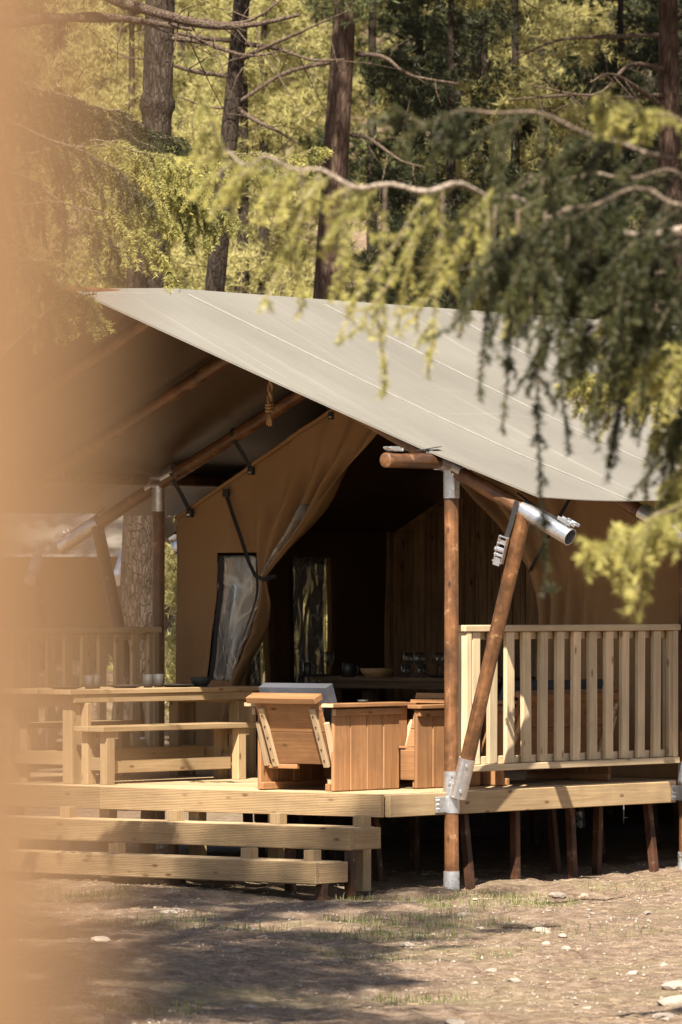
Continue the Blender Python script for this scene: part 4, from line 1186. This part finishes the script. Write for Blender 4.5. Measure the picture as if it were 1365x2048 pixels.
def curve_pts(P, k):
    """Catmull-Rom through P, k points"""
    P = [Vector(p) for p in P]; Q = [P[0] * 2 - P[1]] + P + [P[-1] * 2 - P[-2]]; out = []
    for s in np.linspace(0, len(P) - 1 - 1e-6, k):
        i = int(s); t = s - i; a, b_, c, d = Q[i:i + 4]
        out.append(.5 * ((2 * b_) + (c - a) * t + (2 * a - 5 * b_ + 4 * c - d) * t * t + (3 * b_ - a - 3 * c + d) * t ** 3))
    return out

def spruce_branch(tree, P, r, seed, twig=.34, gap=.045, droop=.9, bare=0.0, mat='spruce', dens=640, nl=.024, nw=.0022, tipl=.35, side_n=2, light=.0, strand=.16, barkm='twig', fan=1.0, skip=.30, down=.18, jit=.30, org=Vector((0, 0, 0))):
    g_ = np.random.default_rng(seed)
    Pw = [Vector(p) for p in P]; L = sum((Pw[i + 1] - Pw[i]).length for i in range(len(Pw) - 1))
    k = max(8, int(L / gap)); C = curve_pts(Pw, k)
    ph_ = g_.uniform(0, 6.3, 3); C = [p + Vector((0, .03 * math.sin(i_ * .5 + ph_[0]), .022 * math.sin(i_ * .37 + ph_[1]) + .012 * math.sin(i_ * 1.1 + ph_[2]))) * min(1, i_ / 6) for i_, p in enumerate(C)]
    mb = MB(); mb.tube([p - org for p in C], [max(.0025, r * (1 - .86 * (i / (k - 1)) ** .8)) * (1 + .12 * g_.normal()) for i in range(k)], 7)
    S, E, T = [], [], []
    for i in range(k):
        f = i / (k - 1)
        t = (C[min(i + 1, k - 1)] - C[max(i - 1, 0)]).normalized()
        sv = t.cross(Vector((0, 0, 1)));
        if sv.length < 1e-3: sv = Vector((1, 0, 0))
        sv.normalize()
        if f > 1 - tipl and i < k - 1:
            S.append(C[i]); E.append(C[i + 1]); T.append(light + .25 + .5 * (f - .6))
        if f < bare: continue
        for s_ in (1, -1):
            if g_.random() < skip: continue
            Lt = twig * min(1, .14 + 1.9 * (1 - f)) * (.35 + .65 * math.sin(math.pi * min(1, .12 + .85 * (1 - f)))) * (.35 + 1.0 * g_.random())
            lift_ = light + .12 * g_.normal()
            d = (t * (.65 + .25 * g_.normal()) + sv * s_ * fan * (.35 + .5 * g_.random()) + Vector((0, 0, -down + jit * g_.normal()))).normalized()
            p = C[i].copy(); m = max(3, int(Lt / .04)); pts = [p.copy()]
            for q in range(m):
                d = (d + Vector((g_.normal() * .10, g_.normal() * .10, -droop * .17))).normalized()
                n_ = p + d * (Lt / m)
                fq = (q + 1) / m; tt = lift_ + .45 * max(0, fq - .5)
                S.append(p.copy()); E.append(n_.copy()); T.append(tt)
                for _ in range(side_n):
                    if g_.random() < .50: continue
                    l2 = strand * (.25 + .85 * g_.random() ** 1.4) * (1.1 - .5 * fq)
                    d2 = (d * .55 + Vector(g_.normal(0, .40, 3)) + Vector((0, 0, -.40 * droop))).normalized(); a = n_.copy(); ns = max(2, int(l2 / .035)); sp_ = [a.copy()]
                    for z_ in range(ns):
                        d2 = (d2 + Vector((0, 0, -.35 * droop))).normalized(); b_ = a + d2 * l2 / ns
                        S.append(a.copy()); E.append(b_.copy()); T.append(tt + .45 * max(0, (z_ + 1) / ns - .45) * (.4 + .9 * g_.random())); a = b_; sp_.append(a.copy())
                p = n_; pts.append(p.copy())
            mb.tube([q_ - org for q_ in pts[::2] + ([pts[-1]] if len(pts) % 2 == 0 else [])], .0026, 3, False)
    o = mb.build('branch', M[barkm], tree, True)
    S = np.array([tuple(a) for a in S]); E = np.array([tuple(a) for a in E]); T = np.array(T)
    Vn, tn = needle_soup(S, E, dens, nl, nw, g_, T)
    nd = tri_mesh('needles', Vn - np.array(tuple(org)), M[mat], o, tn)
    return o

def at(pxx, pyy, Yd):
    return Vector(((pxx - 682.5) / 10676 * Yd, Yd, EYE - (pyy - 1205) / 10676 * Yd))

# --- near spruce: its trunk stands right of the view, its drooping branches hang into it
YN = 15.5
TN = Vector((2.3, 16.2, 0)); TN.z = gz1(TN.x, TN.y)
sp = thing('spruce_tree', 'near spruce whose drooping blurred branches hang into view over the roof', 'tree', TN, tent=False, group=None)
tr = MB(); tr.tube([(0, 0, -.2), (0, 0, .4), (.03, 0, 3), (0, .05, 7), (0, 0, 13.5)], [.24, .19, .16, .11, .012], 14); tr.build('trunk', M['bark'], sp, True)
def NB(P, Yd, r, seed, **kw):
    pts = []
    for i, p in enumerate(P):
        yy = Yd + (p[2] if len(p) > 2 else 0); pts.append(at(p[0], p[1], yy))
    root = Vector((TN.x, TN.y, pts[0].z + .15 * (kw.pop('lift', 1))))
    if kw.pop('join', True): pts = [root] + pts
    return spruce_branch(sp, pts, r, seed, org=TN, **kw)
NB([(1420, 470, .9), (1140, 425, .7), (1000, 400, .3), (860, 378), (700, 352), (560, 340), (468, 306), (418, 225)], YN, .016, 1, twig=.44, strand=.12, bare=.30, gap=.060, light=.58, droop=.45, fan=.45, skip=.42, down=.62, jit=.10, nl=.022, nw=.002, mat='spruce', barkm='pale_twig', tipl=.10)
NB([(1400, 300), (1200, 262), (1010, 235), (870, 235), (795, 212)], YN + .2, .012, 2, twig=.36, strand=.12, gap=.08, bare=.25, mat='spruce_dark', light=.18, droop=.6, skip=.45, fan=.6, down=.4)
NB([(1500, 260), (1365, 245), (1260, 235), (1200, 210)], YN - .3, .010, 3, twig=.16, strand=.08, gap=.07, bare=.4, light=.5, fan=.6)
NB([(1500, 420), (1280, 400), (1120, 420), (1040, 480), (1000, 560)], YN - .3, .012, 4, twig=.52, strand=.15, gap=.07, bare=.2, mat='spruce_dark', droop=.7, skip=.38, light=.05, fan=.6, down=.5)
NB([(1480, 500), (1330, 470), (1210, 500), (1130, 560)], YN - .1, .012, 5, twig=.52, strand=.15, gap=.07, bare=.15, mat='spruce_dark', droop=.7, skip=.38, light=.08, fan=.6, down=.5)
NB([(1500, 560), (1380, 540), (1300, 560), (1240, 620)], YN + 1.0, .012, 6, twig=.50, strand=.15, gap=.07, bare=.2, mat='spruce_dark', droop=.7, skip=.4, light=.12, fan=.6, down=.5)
NB([(1560, 700), (1450, 690), (1340, 715), (1230, 745), (1150, 765)], YN + 6.5, .010, 7, twig=.34, strand=.14, gap=.07, bare=.35, light=.45, droop=.8, lift=3, skip=.35, down=.4)
NB([(1560, 690), (1450, 690), (1370, 715), (1290, 745)], YN - .2, .010, 8, twig=.28, strand=.12, gap=.07, bare=.3, light=.5, droop=.7, skip=.4, down=.4)
NB([(1560, 1010), (1440, 1000), (1330, 1030), (1240, 1075), (1190, 1110)], YN - .5, .010, 9, twig=.26, strand=.10, gap=.065, bare=.35, light=.55, droop=.6, skip=.35, fan=.6, down=.35)
NB([(1560, 850), (1470, 860), (1400, 905), (1350, 980)], YN + 1.5, .010, 10, twig=.34, strand=.13, gap=.075, bare=.3, light=.4, droop=.8, skip=.35, down=.4)
NB([(1560, 560), (1450, 580), (1390, 640), (1350, 720)], YN + 3.0, .010, 11, twig=.40, strand=.15, gap=.075, bare=.3, light=.3, droop=.8, skip=.35, down=.4)
NB([(1560, 620), (1450, 610), (1330, 600), (1220, 640), (1130, 700)], YN + .9, .010, 12, twig=.44, strand=.14, gap=.065, bare=.25, light=.25, droop=.8, skip=.35, fan=.6, down=.5, mat='spruce')
NB([(1560, 780), (1450, 770), (1380, 800), (1320, 860)], YN + .8, .010, 13, twig=.40, strand=.14, gap=.065, bare=.25, light=.2, droop=.9, skip=.35, down=.5)
NB([(1560, 930), (1450, 920), (1380, 950), (1310, 1010)], YN + .2, .010, 14, twig=.32, strand=.13, gap=.065, bare=.3, light=.45, droop=.8, skip=.35, down=.4)
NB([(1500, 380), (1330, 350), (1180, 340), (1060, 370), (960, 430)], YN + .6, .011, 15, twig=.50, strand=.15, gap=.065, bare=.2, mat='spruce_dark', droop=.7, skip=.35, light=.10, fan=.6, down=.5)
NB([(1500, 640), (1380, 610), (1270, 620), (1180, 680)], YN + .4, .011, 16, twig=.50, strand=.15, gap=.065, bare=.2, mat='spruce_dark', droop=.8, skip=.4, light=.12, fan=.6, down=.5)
# long hanging twigs
for i, (a, b_, c, dk) in enumerate(((880, 385, 790, 0), (1085, 420, 1190, 1), (1030, 420, 900, 1), (765, 370, 810, 0), (985, 410, 830, 1), (600, 350, 640, 0), (690, 365, 620, 0), (1130, 450, 960, 1))):
    NB([(a + 6, b_), (a + 2, b_ + (c - b_) * .25), (a - 10, b_ + (c - b_) * .55), (a + (10 if i % 2 else -25), c - 40)], YN + (.1 if i % 2 else -.1), .0045, 30 + i, twig=.10, strand=.06, gap=.075, bare=.15, light=.05 if dk else .5, droop=.7, side_n=1, join=False, tipl=1.0, skip=.4, mat='spruce_dark' if dk else 'spruce')
# the crown above; the dark branches have shade put into their needle colour
def spruce_crown(tree, z0, z1, R0, n, seed, mat, org, base_gap=.09, twig=.5, nwidth=.006, nlen=.05, dens=36):
    g_ = np.random.default_rng(seed); S, E, T = [], [], []
    for i in range(n):
        f = i / n; z = z0 + (z1 - z0) * f; Lb = R0 * (1 - f) ** .75 * (.75 + .4 * g_.random()) + .15; a = i * 2.39996 + g_.normal() * .2
        d0 = Vector((math.cos(a), math.sin(a), 0)); k = max(4, int(Lb / base_gap)); prev = Vector((0, 0, z))
        for q in range(1, k + 1):
            t = q / k; p = Vector((0, 0, z)) + d0 * Lb * t + Vector((0, 0, -.32 * Lb * t + .22 * Lb * t ** 3))
            S.append(prev); E.append(p); T.append(.1); sv = Vector((-d0.y, d0.x, 0))
            for s_ in (1, -1):
                lt = twig * (.4 + .6 * g_.random()) * (1.1 - .7 * t) * min(1, Lb)
                e = p + (d0 * .45 + sv * s_ * .6).normalized() * lt * .55 + Vector((0, 0, -.12 * lt)); e2 = e + (d0 * .3 + sv * s_ * .2 + Vector((0, 0, -.8))).normalized() * lt * .5
                S += [p, e]; E += [e, e2]; T += [.1, .35 * g_.random() + .1]
            prev = p
    S = np.array([tuple(v) for v in S]); E = np.array([tuple(v) for v in E]); T = np.array(T)
    V, tn = needle_soup(S, E, dens, nlen, nwidth, g_, T)
    return tri_mesh('crown', V, M[mat], tree, tn)
spruce_crown(sp, 6.6, 13.4, 1.9, 80, 4, 'spruce', TN)
for i, (x, y, z) in enumerate(((.75, 14.6, 4.25), (1.15, 14.2, 4.5), (1.6, 14.0, 4.2), (.95, 15.3, 4.0), (1.5, 15.0, 3.95))):  # extra branches above the view, added to shade the ones below
    P = [Vector((TN.x, TN.y, z + .25)), Vector(((x + TN.x) / 2, (y + TN.y) / 2, z + .2)), Vector((x, y, z)), Vector((x * 1.3 - TN.x * .3, y * 1.3 - TN.y * .3, z - .1))]
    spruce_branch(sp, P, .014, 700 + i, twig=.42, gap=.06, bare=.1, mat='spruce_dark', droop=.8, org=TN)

# --- spruce left of the tent, its branches in front of the roof and the old trunk
TL = Vector((-4.4, 36.5, 0)); TL.z = gz1(TL.x, TL.y)
sp2 = thing('spruce_tree', 'dark spruce beyond the tan blur with light green tips over the roof', 'tree', TL, tent=False)
tr = MB(); tr.tube([(0, 0, -.2), (0, 0, .5), (.03, 0, 3), (0, .05, 8), (0, 0, 15)], [.26, .2, .17, .12, .012], 14); tr.build('trunk', M['bark'], sp2, True)
def LB(P, Yd, r, seed, **kw):
    pts = [at(p[0], p[1], Yd + (p[2] if len(p) > 2 else 0)) for p in P]
    return spruce_branch(sp2, [Vector((TL.x, TL.y, pts[0].z + .1))] + pts, r, seed, org=TL, dens=420, nl=.031, nw=.0034, **kw)
LB([(-250, 330), (0, 305), (150, 295), (290, 305), (425, 330)], 37.5, .02, 61, twig=.56, strand=.16, down=.3, skip=.4, gap=.10, bare=.30, light=.32)
LB([(-250, 120), (-50, 140), (110, 190), (240, 250), (330, 310)], 38.5, .02, 62, twig=.54, strand=.20, down=.3, skip=.4, gap=.11, bare=.3, mat='spruce_dark')
LB([(-250, 210), (0, 235), (150, 300), (240, 350), (300, 400)], 37.0, .02, 63, twig=.54, strand=.20, down=.3, skip=.4, gap=.11, bare=.3, mat='spruce_dark', light=.1)
LB([(-250, 340), (0, 350), (120, 400), (200, 450), (240, 520)], 36.5, .018, 64, twig=.50, strand=.19, down=.3, skip=.4, gap=.11, bare=.3, light=.0, mat='spruce_dark')
LB([(-250, 490), (-60, 490), (60, 530), (150, 590), (205, 640)], 31.5, .014, 65, twig=.46, strand=.12, down=.3, skip=.4, gap=.09, bare=.3, light=.25)
LB([(-200, 410), (0, 400), (200, 430), (300, 490), (355, 570)], 33.0, .012, 66, twig=.36, strand=.12, down=.3, skip=.4, gap=.12, bare=.55, light=.35)
LB([(-200, 260), (0, 200), (120, 190), (200, 215)], 38.5, .018, 67, twig=.56, strand=.21, down=.3, skip=.4, gap=.12, bare=.3, mat='spruce_dark')
LB([(0, 300), (250, 300), (420, 310), (560, 312), (650, 300)], 39.5, .016, 68, twig=.44, strand=.12, down=.3, skip=.4, gap=.10, bare=.5, light=.32, droop=.6)
LB([(0, 340), (300, 350), (400, 390), (480, 450)], 39.0, .016, 69, twig=.54, strand=.19, down=.3, skip=.4, gap=.10, bare=.5, light=.15)
LB([(0, 330), (280, 320), (360, 350), (410, 400)], 38.8, .016, 70, twig=.54, strand=.14, down=.3, skip=.4, gap=.09, bare=.45, light=.30)
LB([(0, 290), (200, 285), (320, 310), (410, 340)], 38.3, .016, 71, twig=.46, strand=.16, down=.3, skip=.35, gap=.075, bare=.5, light=.50)
LB([(0, 380), (180, 390), (280, 410), (350, 440)], 38.0, .016, 72, twig=.46, strand=.18, down=.35, skip=.35, gap=.075, bare=.45, light=.35)
LB([(0, 200), (180, 215), (290, 250), (370, 300)], 38.9, .016, 73, twig=.5, strand=.2, down=.4, skip=.35, gap=.08, bare=.4, light=.0, mat='spruce_dark')
spruce_crown(sp2, 6.6, 15, 1.9, 90, 9, 'spruce', TL)

# --- pines on the hillside behind
tuft = None
def tufts(C, D, size, g_, tint, k=15, wd=.055):
    """needle tufts at C pointing along D"""
    n = len(C); base = np.repeat(C, k, 0); ax = np.repeat(D, k, 0)
    d = ax * .55 + g_.normal(0, .62, base.shape); d /= np.linalg.norm(d, axis=1, keepdims=True) + 1e-9
    ln = np.repeat(size, k)[:, None] * (.7 + .5 * g_.random((n * k, 1)))
    sd = np.cross(d, g_.normal(0, 1, d.shape)); sd /= np.linalg.norm(sd, axis=1, keepdims=True) + 1e-9
    V = np.stack([base - sd * ln * wd, base + sd * ln * wd, base + d * ln], 1).reshape(-1, 3)
    return V, np.repeat(np.clip(np.repeat(tint, k) + g_.normal(0, .1, n * k), 0, 1), 3)
def pine(x, y, h, dia, z0, R0, mat, label, seed, nb=34, lean=(0, 0), barkm='bark', group='pines on the slope behind', tsize=.085, per=34, dead=(), zmax=None, flat=.35, lo=.25, bend=0.0, knobs=(), dr=.03, ndead=0, topk=.75):
    g_ = np.random.default_rng(seed); zb = gz1(x, y)
    t = thing('pine_tree', label, 'tree', (x, y, zb), tent=False, group=group)
    def ax(z): f = z / h; return Vector((lean[0] * f + bend * math.sin(f * 5), lean[1] * f, z))
    zs = sorted([-.3, 0, .4] + list(np.linspace(1, h, 14)) + [k_ + e for k_ in knobs for e in (-.09, -.03, .03, .09)])
    tr = MB(); tr.tube([ax(z) for z in zs], [dia / 2 * (1.25 if z <= 0 else 1.12 if z < .5 else (1 - .85 * (z / h) ** 1.3)) * (1 + .03 * g_.normal() + (.20 if any(abs(z - k_) < .05 for k_ in knobs) else 0)) for z in zs], 14)
    tr.build('trunk', M[barkm], t, True)
    C, D, T = [], [], []
    br = MB()
    for i in range(nb):
        f = (i + g_.random()) / nb; z = z0 + (h - z0) * f; a = i * 2.4 + g_.normal() * .4
        L = R0 * (1 - topk * f) * (.6 + .6 * g_.random()); d0 = Vector((math.cos(a), math.sin(a), .05 + .25 * g_.normal() + .25 * f))
        p0 = ax(z); P = [p0]; p = p0
        for q in range(4):
            p = p + (d0 + Vector(g_.normal(0, .22, 3))).normalized() * L / 4; P.append(p)
        br.tube([tuple(q) for q in P], [.022 * dia / .3, .016 * dia / .3, .011 * dia / .3, .007, .004], 5, False)
        m = int(per * L)
        for q in range(max(4, m)):
            s_ = lo + (1 - lo) * g_.random() ** .7; k = min(3, int(s_ * 4)); u = s_ * 4 - k; c = P[k] * (1 - u) + P[k + 1] * u
            off = Vector((g_.normal() * .26, g_.normal() * .26, g_.normal() * .26 * flat)) * L * .55
            c = c + off; C.append(tuple(c)); dd = off.normalized() * .7 + Vector((0, 0, .5)) if off.length > 0 else Vector((0, 0, 1)); D.append(tuple(dd.normalized())); T.append(.15 + .35 * g_.random())
    br.build('limbs', M['dead'], t, True)['kind'] = 'stuff'
    dead = list(dead)
    for q in range(ndead):
        zz = 5.2 + 4.2 * g_.random(); c = ax(zz) + Vector((x, y, zb)); sg = 1 if g_.random() < .5 else -1; L = .5 + 1.3 * g_.random(); dz = g_.normal() * .18
        dead.append([c, c + Vector((sg * L * .35, -.1, dz * .3)), c + Vector((sg * L * .7, -.25, dz)), c + Vector((sg * L, -.3, dz * 1.2 + .2 * g_.normal()))])
    for P in dead:
        mb = MB(); Cc = curve_pts(P, 14); mb.tube([tuple(p - Vector((x, y, zb))) for p in Cc], [max(.006, dr * (1 - .75 * k / 13)) * (1 + .12 * g_.normal()) for k in range(14)], 6)
        for k in range(3, 13, 2):
            e = Cc[k] - Vector((x, y, zb)); d1 = Vector(g_.normal(0, 1, 3)) * .16 + Vector((0, 0, -.08)); mb.tube([tuple(e), tuple(e + d1), tuple(e + d1 * 1.9 + Vector((.05, 0, -.06)))], [.008, .006, .003], 4)
        mb.build('dead_branch', M['dead'], t, True)
    C = np.array(C); D = np.array(D); T = np.array(T)
    # tufts come in clumps: several tufts round each centre
    k = 5; C2 = np.repeat(C, k, 0) + g_.normal(0, .075, (len(C) * k, 3)); D2 = np.repeat(D, k, 0) + g_.normal(0, .4, (len(C) * k, 3)); T2 = np.repeat(T, k)
    V, tn = tufts(C2, D2, np.full(len(C2), tsize), g_, T2)
    tri_mesh('crown', V, M[mat], t, tn)
    return t
def on(pxx, Yd): return (pxx - 682.5) / 10676 * Yd
# tall pines left of the camera line: they shade the dirt and the right half of the steps
pine(-2.1, 19.2, 18.1, .34, 7.0, 2.0, 'pine_mid', 'tall pine left of the view shading the dirt before the steps', 201, nb=42, topk=.40, tsize=.15, per=22, flat=.5, group=None)
pine(-2.1, 14.5, 16.5, .32, 10.0, 1.7, 'pine_mid', 'tall pine near the camera shading the dirt at the bottom', 202, nb=30, tsize=.13, per=17, flat=.5, group=None)
# dense tall pines; their crowns are added out of view to shade that side
for i, (x, y) in enumerate(((1.62, 61.0), (4.7, 61.0), (4.6, 56.0), (5.4, 52.0))):
    pine(x, y, 18, .14 if i == 0 else .30, 9.3, 3.4, 'pine_dark', 'tall pine with shading crown added above the view, ' + ('thin trunk in the dark wood', 'behind the orange pine', 'past the orange pine', 'standing close behind the tent')[i], 210 + i, nb=56, tsize=.16, per=30, flat=.5, group=None)
# named trunks in view
pine(on(260, 46.5), 46.5, 14, .38, 8.0, 1.7, 'pine_mid', 'thick old pine with grey scaly bark rising behind the left roof', 101, ndead=7, nb=22, lean=(.49, 0), bend=.03, barkm='bark', knobs=(6.15, 5.42))
pine(on(362, 53), 53, 13, .24, 6.6, 1.3, 'pine_mid', 'slender leaning pine between the two thick trunks', 102, ndead=7, nb=20, lean=(1.22, 0),
     dead=[[at(480, 120, 53), at(520, 100, 52.6), at(600, 65, 52.3), at(700, 20, 52)], [at(470, 215, 53), at(510, 240, 52.8), at(560, 265, 52.5), at(600, 290, 52.4)]])
pine(on(619, 57), 57, 14, .35, 6.6, 1.8, 'pine_mid', 'reddish pine trunk in the middle above the roof ridge', 103, ndead=7, nb=20, lean=(.89, 0), barkm='bark_red',
     dead=[[at(715, 108, 57), at(770, 115, 56.6), at(820, 150, 56.3), at(920, 168, 56)], [at(705, 270, 57), at(740, 278, 56.7), at(800, 320, 56.3), at(850, 335, 56)]])
pine(on(1345, 58), 58, 13, .30, 5.6, 2.2, 'pine_dark', 'orange barked pine at the right edge', 104, ndead=7, nb=24, lean=(-.1, 0), barkm='bark_red',
     dead=[[at(1340, 140, 58), at(1260, 130, 57.5), at(1190, 190, 57), at(1060, 170, 56.6)], [at(1335, 190, 58), at(1240, 195, 57.4), at(1150, 190, 57), at(1010, 200, 56.5)], [at(1330, 215, 58), at(1230, 150, 57.2), at(1180, 165, 57)]])
for i, (xx, yy, h_) in enumerate(((632, 48.5, 3.4), (480, 49.0, 3.0))):
    pine(on(xx, yy), yy, h_, .08, .05, 1.2, 'pine_light', ('bushy young pine seen through the right tent window', 'small bushy pine seen through the left tent window')[i], 250 + i, nb=46, tsize=.10, per=34, flat=.6, lo=.1, group=None)
# pine standing left of the frame, dry limbs reaching across
pine(on(-120, 45), 45, 13, .3, 8.4, 2.0, 'pine_mid', 'pine beyond the tan blur whose dry limbs cross the old trunk', 105, nb=20, dr=.062,
     dead=[[at(-110, 60, 45), at(60, 40, 45), at(200, 35, 45.2), at(300, 45, 45.4), at(385, 60, 45.4)], [at(-100, -60, 45), at(150, -25, 45), at(260, 10, 45), at(400, 48, 45), at(490, 52, 45.2), at(600, 30, 45.4)]])
# the wood behind: light young pines on the left, darker ones on the right
g3 = np.random.default_rng(12)
k = 0
LIGHT = ['young yellow green pine in sunlight high on the slope', 'bushy yellow green pine in sunlight lower on the slope']
DARK = ['dense dark green pine in the upper right wood', 'dark bushy pine behind the right roof ridge']
for row, (yy, n) in enumerate(((62, 6), (67, 8), (74, 9), (82, 10), (92, 11), (102, 12))):
    half = 0.0665 * yy + 1.2
    for i in range(n):
        x = -half + 2 * half * (i + .5) / n + g3.normal() * .35; y = yy + g3.uniform(-2, 2)
        pxx = 682 + x / y * 10676
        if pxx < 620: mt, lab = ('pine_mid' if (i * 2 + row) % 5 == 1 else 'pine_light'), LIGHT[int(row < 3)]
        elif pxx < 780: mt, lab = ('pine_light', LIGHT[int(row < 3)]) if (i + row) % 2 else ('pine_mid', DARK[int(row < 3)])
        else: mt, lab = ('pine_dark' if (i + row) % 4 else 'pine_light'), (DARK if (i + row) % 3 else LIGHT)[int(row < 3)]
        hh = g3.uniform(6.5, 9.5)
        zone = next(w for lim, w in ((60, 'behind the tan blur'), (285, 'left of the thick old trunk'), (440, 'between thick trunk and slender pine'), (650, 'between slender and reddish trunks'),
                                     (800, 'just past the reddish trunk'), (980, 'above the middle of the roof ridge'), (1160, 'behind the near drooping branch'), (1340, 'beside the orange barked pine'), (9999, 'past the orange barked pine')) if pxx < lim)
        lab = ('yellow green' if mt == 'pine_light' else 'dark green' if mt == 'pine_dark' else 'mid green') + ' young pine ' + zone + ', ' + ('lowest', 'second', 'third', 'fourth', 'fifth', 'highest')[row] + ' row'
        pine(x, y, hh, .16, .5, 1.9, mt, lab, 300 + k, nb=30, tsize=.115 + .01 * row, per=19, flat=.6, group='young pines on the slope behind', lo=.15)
        k += 1

by_label = {}
for o in scene.objects:
    if o.name.startswith('pine_tree') and o.parent is None: by_label.setdefault(o['label'], []).append(o)
for lab, os_ in by_label.items():
    if len(os_) > 1:
        for o, w_ in zip(sorted(os_, key=lambda q: q.location.x), ('left one', 'right one', 'farthest right one')): o['label'] = lab + ', ' + w_
# ------------------------------------------------------------------ canvas of a neighbouring tent right beside the camera
def near_canvas():
    t = thing('canvas_flap', 'sunlit tan canvas flap very close to the lens, blurred at the left', 'canvas flap', (-.4532, .72, 0), tent=False)
    V, F = [], []; nu, nv = 40, 30
    for j in range(nv + 1):
        for i in range(nu + 1):
            u, v = i / nu, j / nv
            xx = .092 + u * .320 - .012 * (v - .7)
            yy = .01 * math.sin(u * 22) + .10 * (1 - u)
            V.append((xx, yy, v * 2.5))
    for j in range(nv):
        for i in range(nu): q = j * (nu + 1) + i; F.append((q, q + 1, q + nu + 2, q + nu + 1))
    mb = MB(); mb.v, mb.f, mb.m = V, F, [0] * len(F); o = mb.build('canvas', M['canvas_near'], t, True)
    sm = o.modifiers.new('thick', 'SOLIDIFY'); sm.thickness = .004
    hm = MB(); hm.tube([(.412 - .012 * (v - .7), .01 * math.sin(22), v * 2.5) for v in np.linspace(0, 1, 12)], .008, 8); hm.build('hem', M['canvas_near'], t, True)
    log(t, 'pole', (.10, .17, -.1), (.10, .17, 2.6), .045, M['log'], seed=77)
near_canvas()
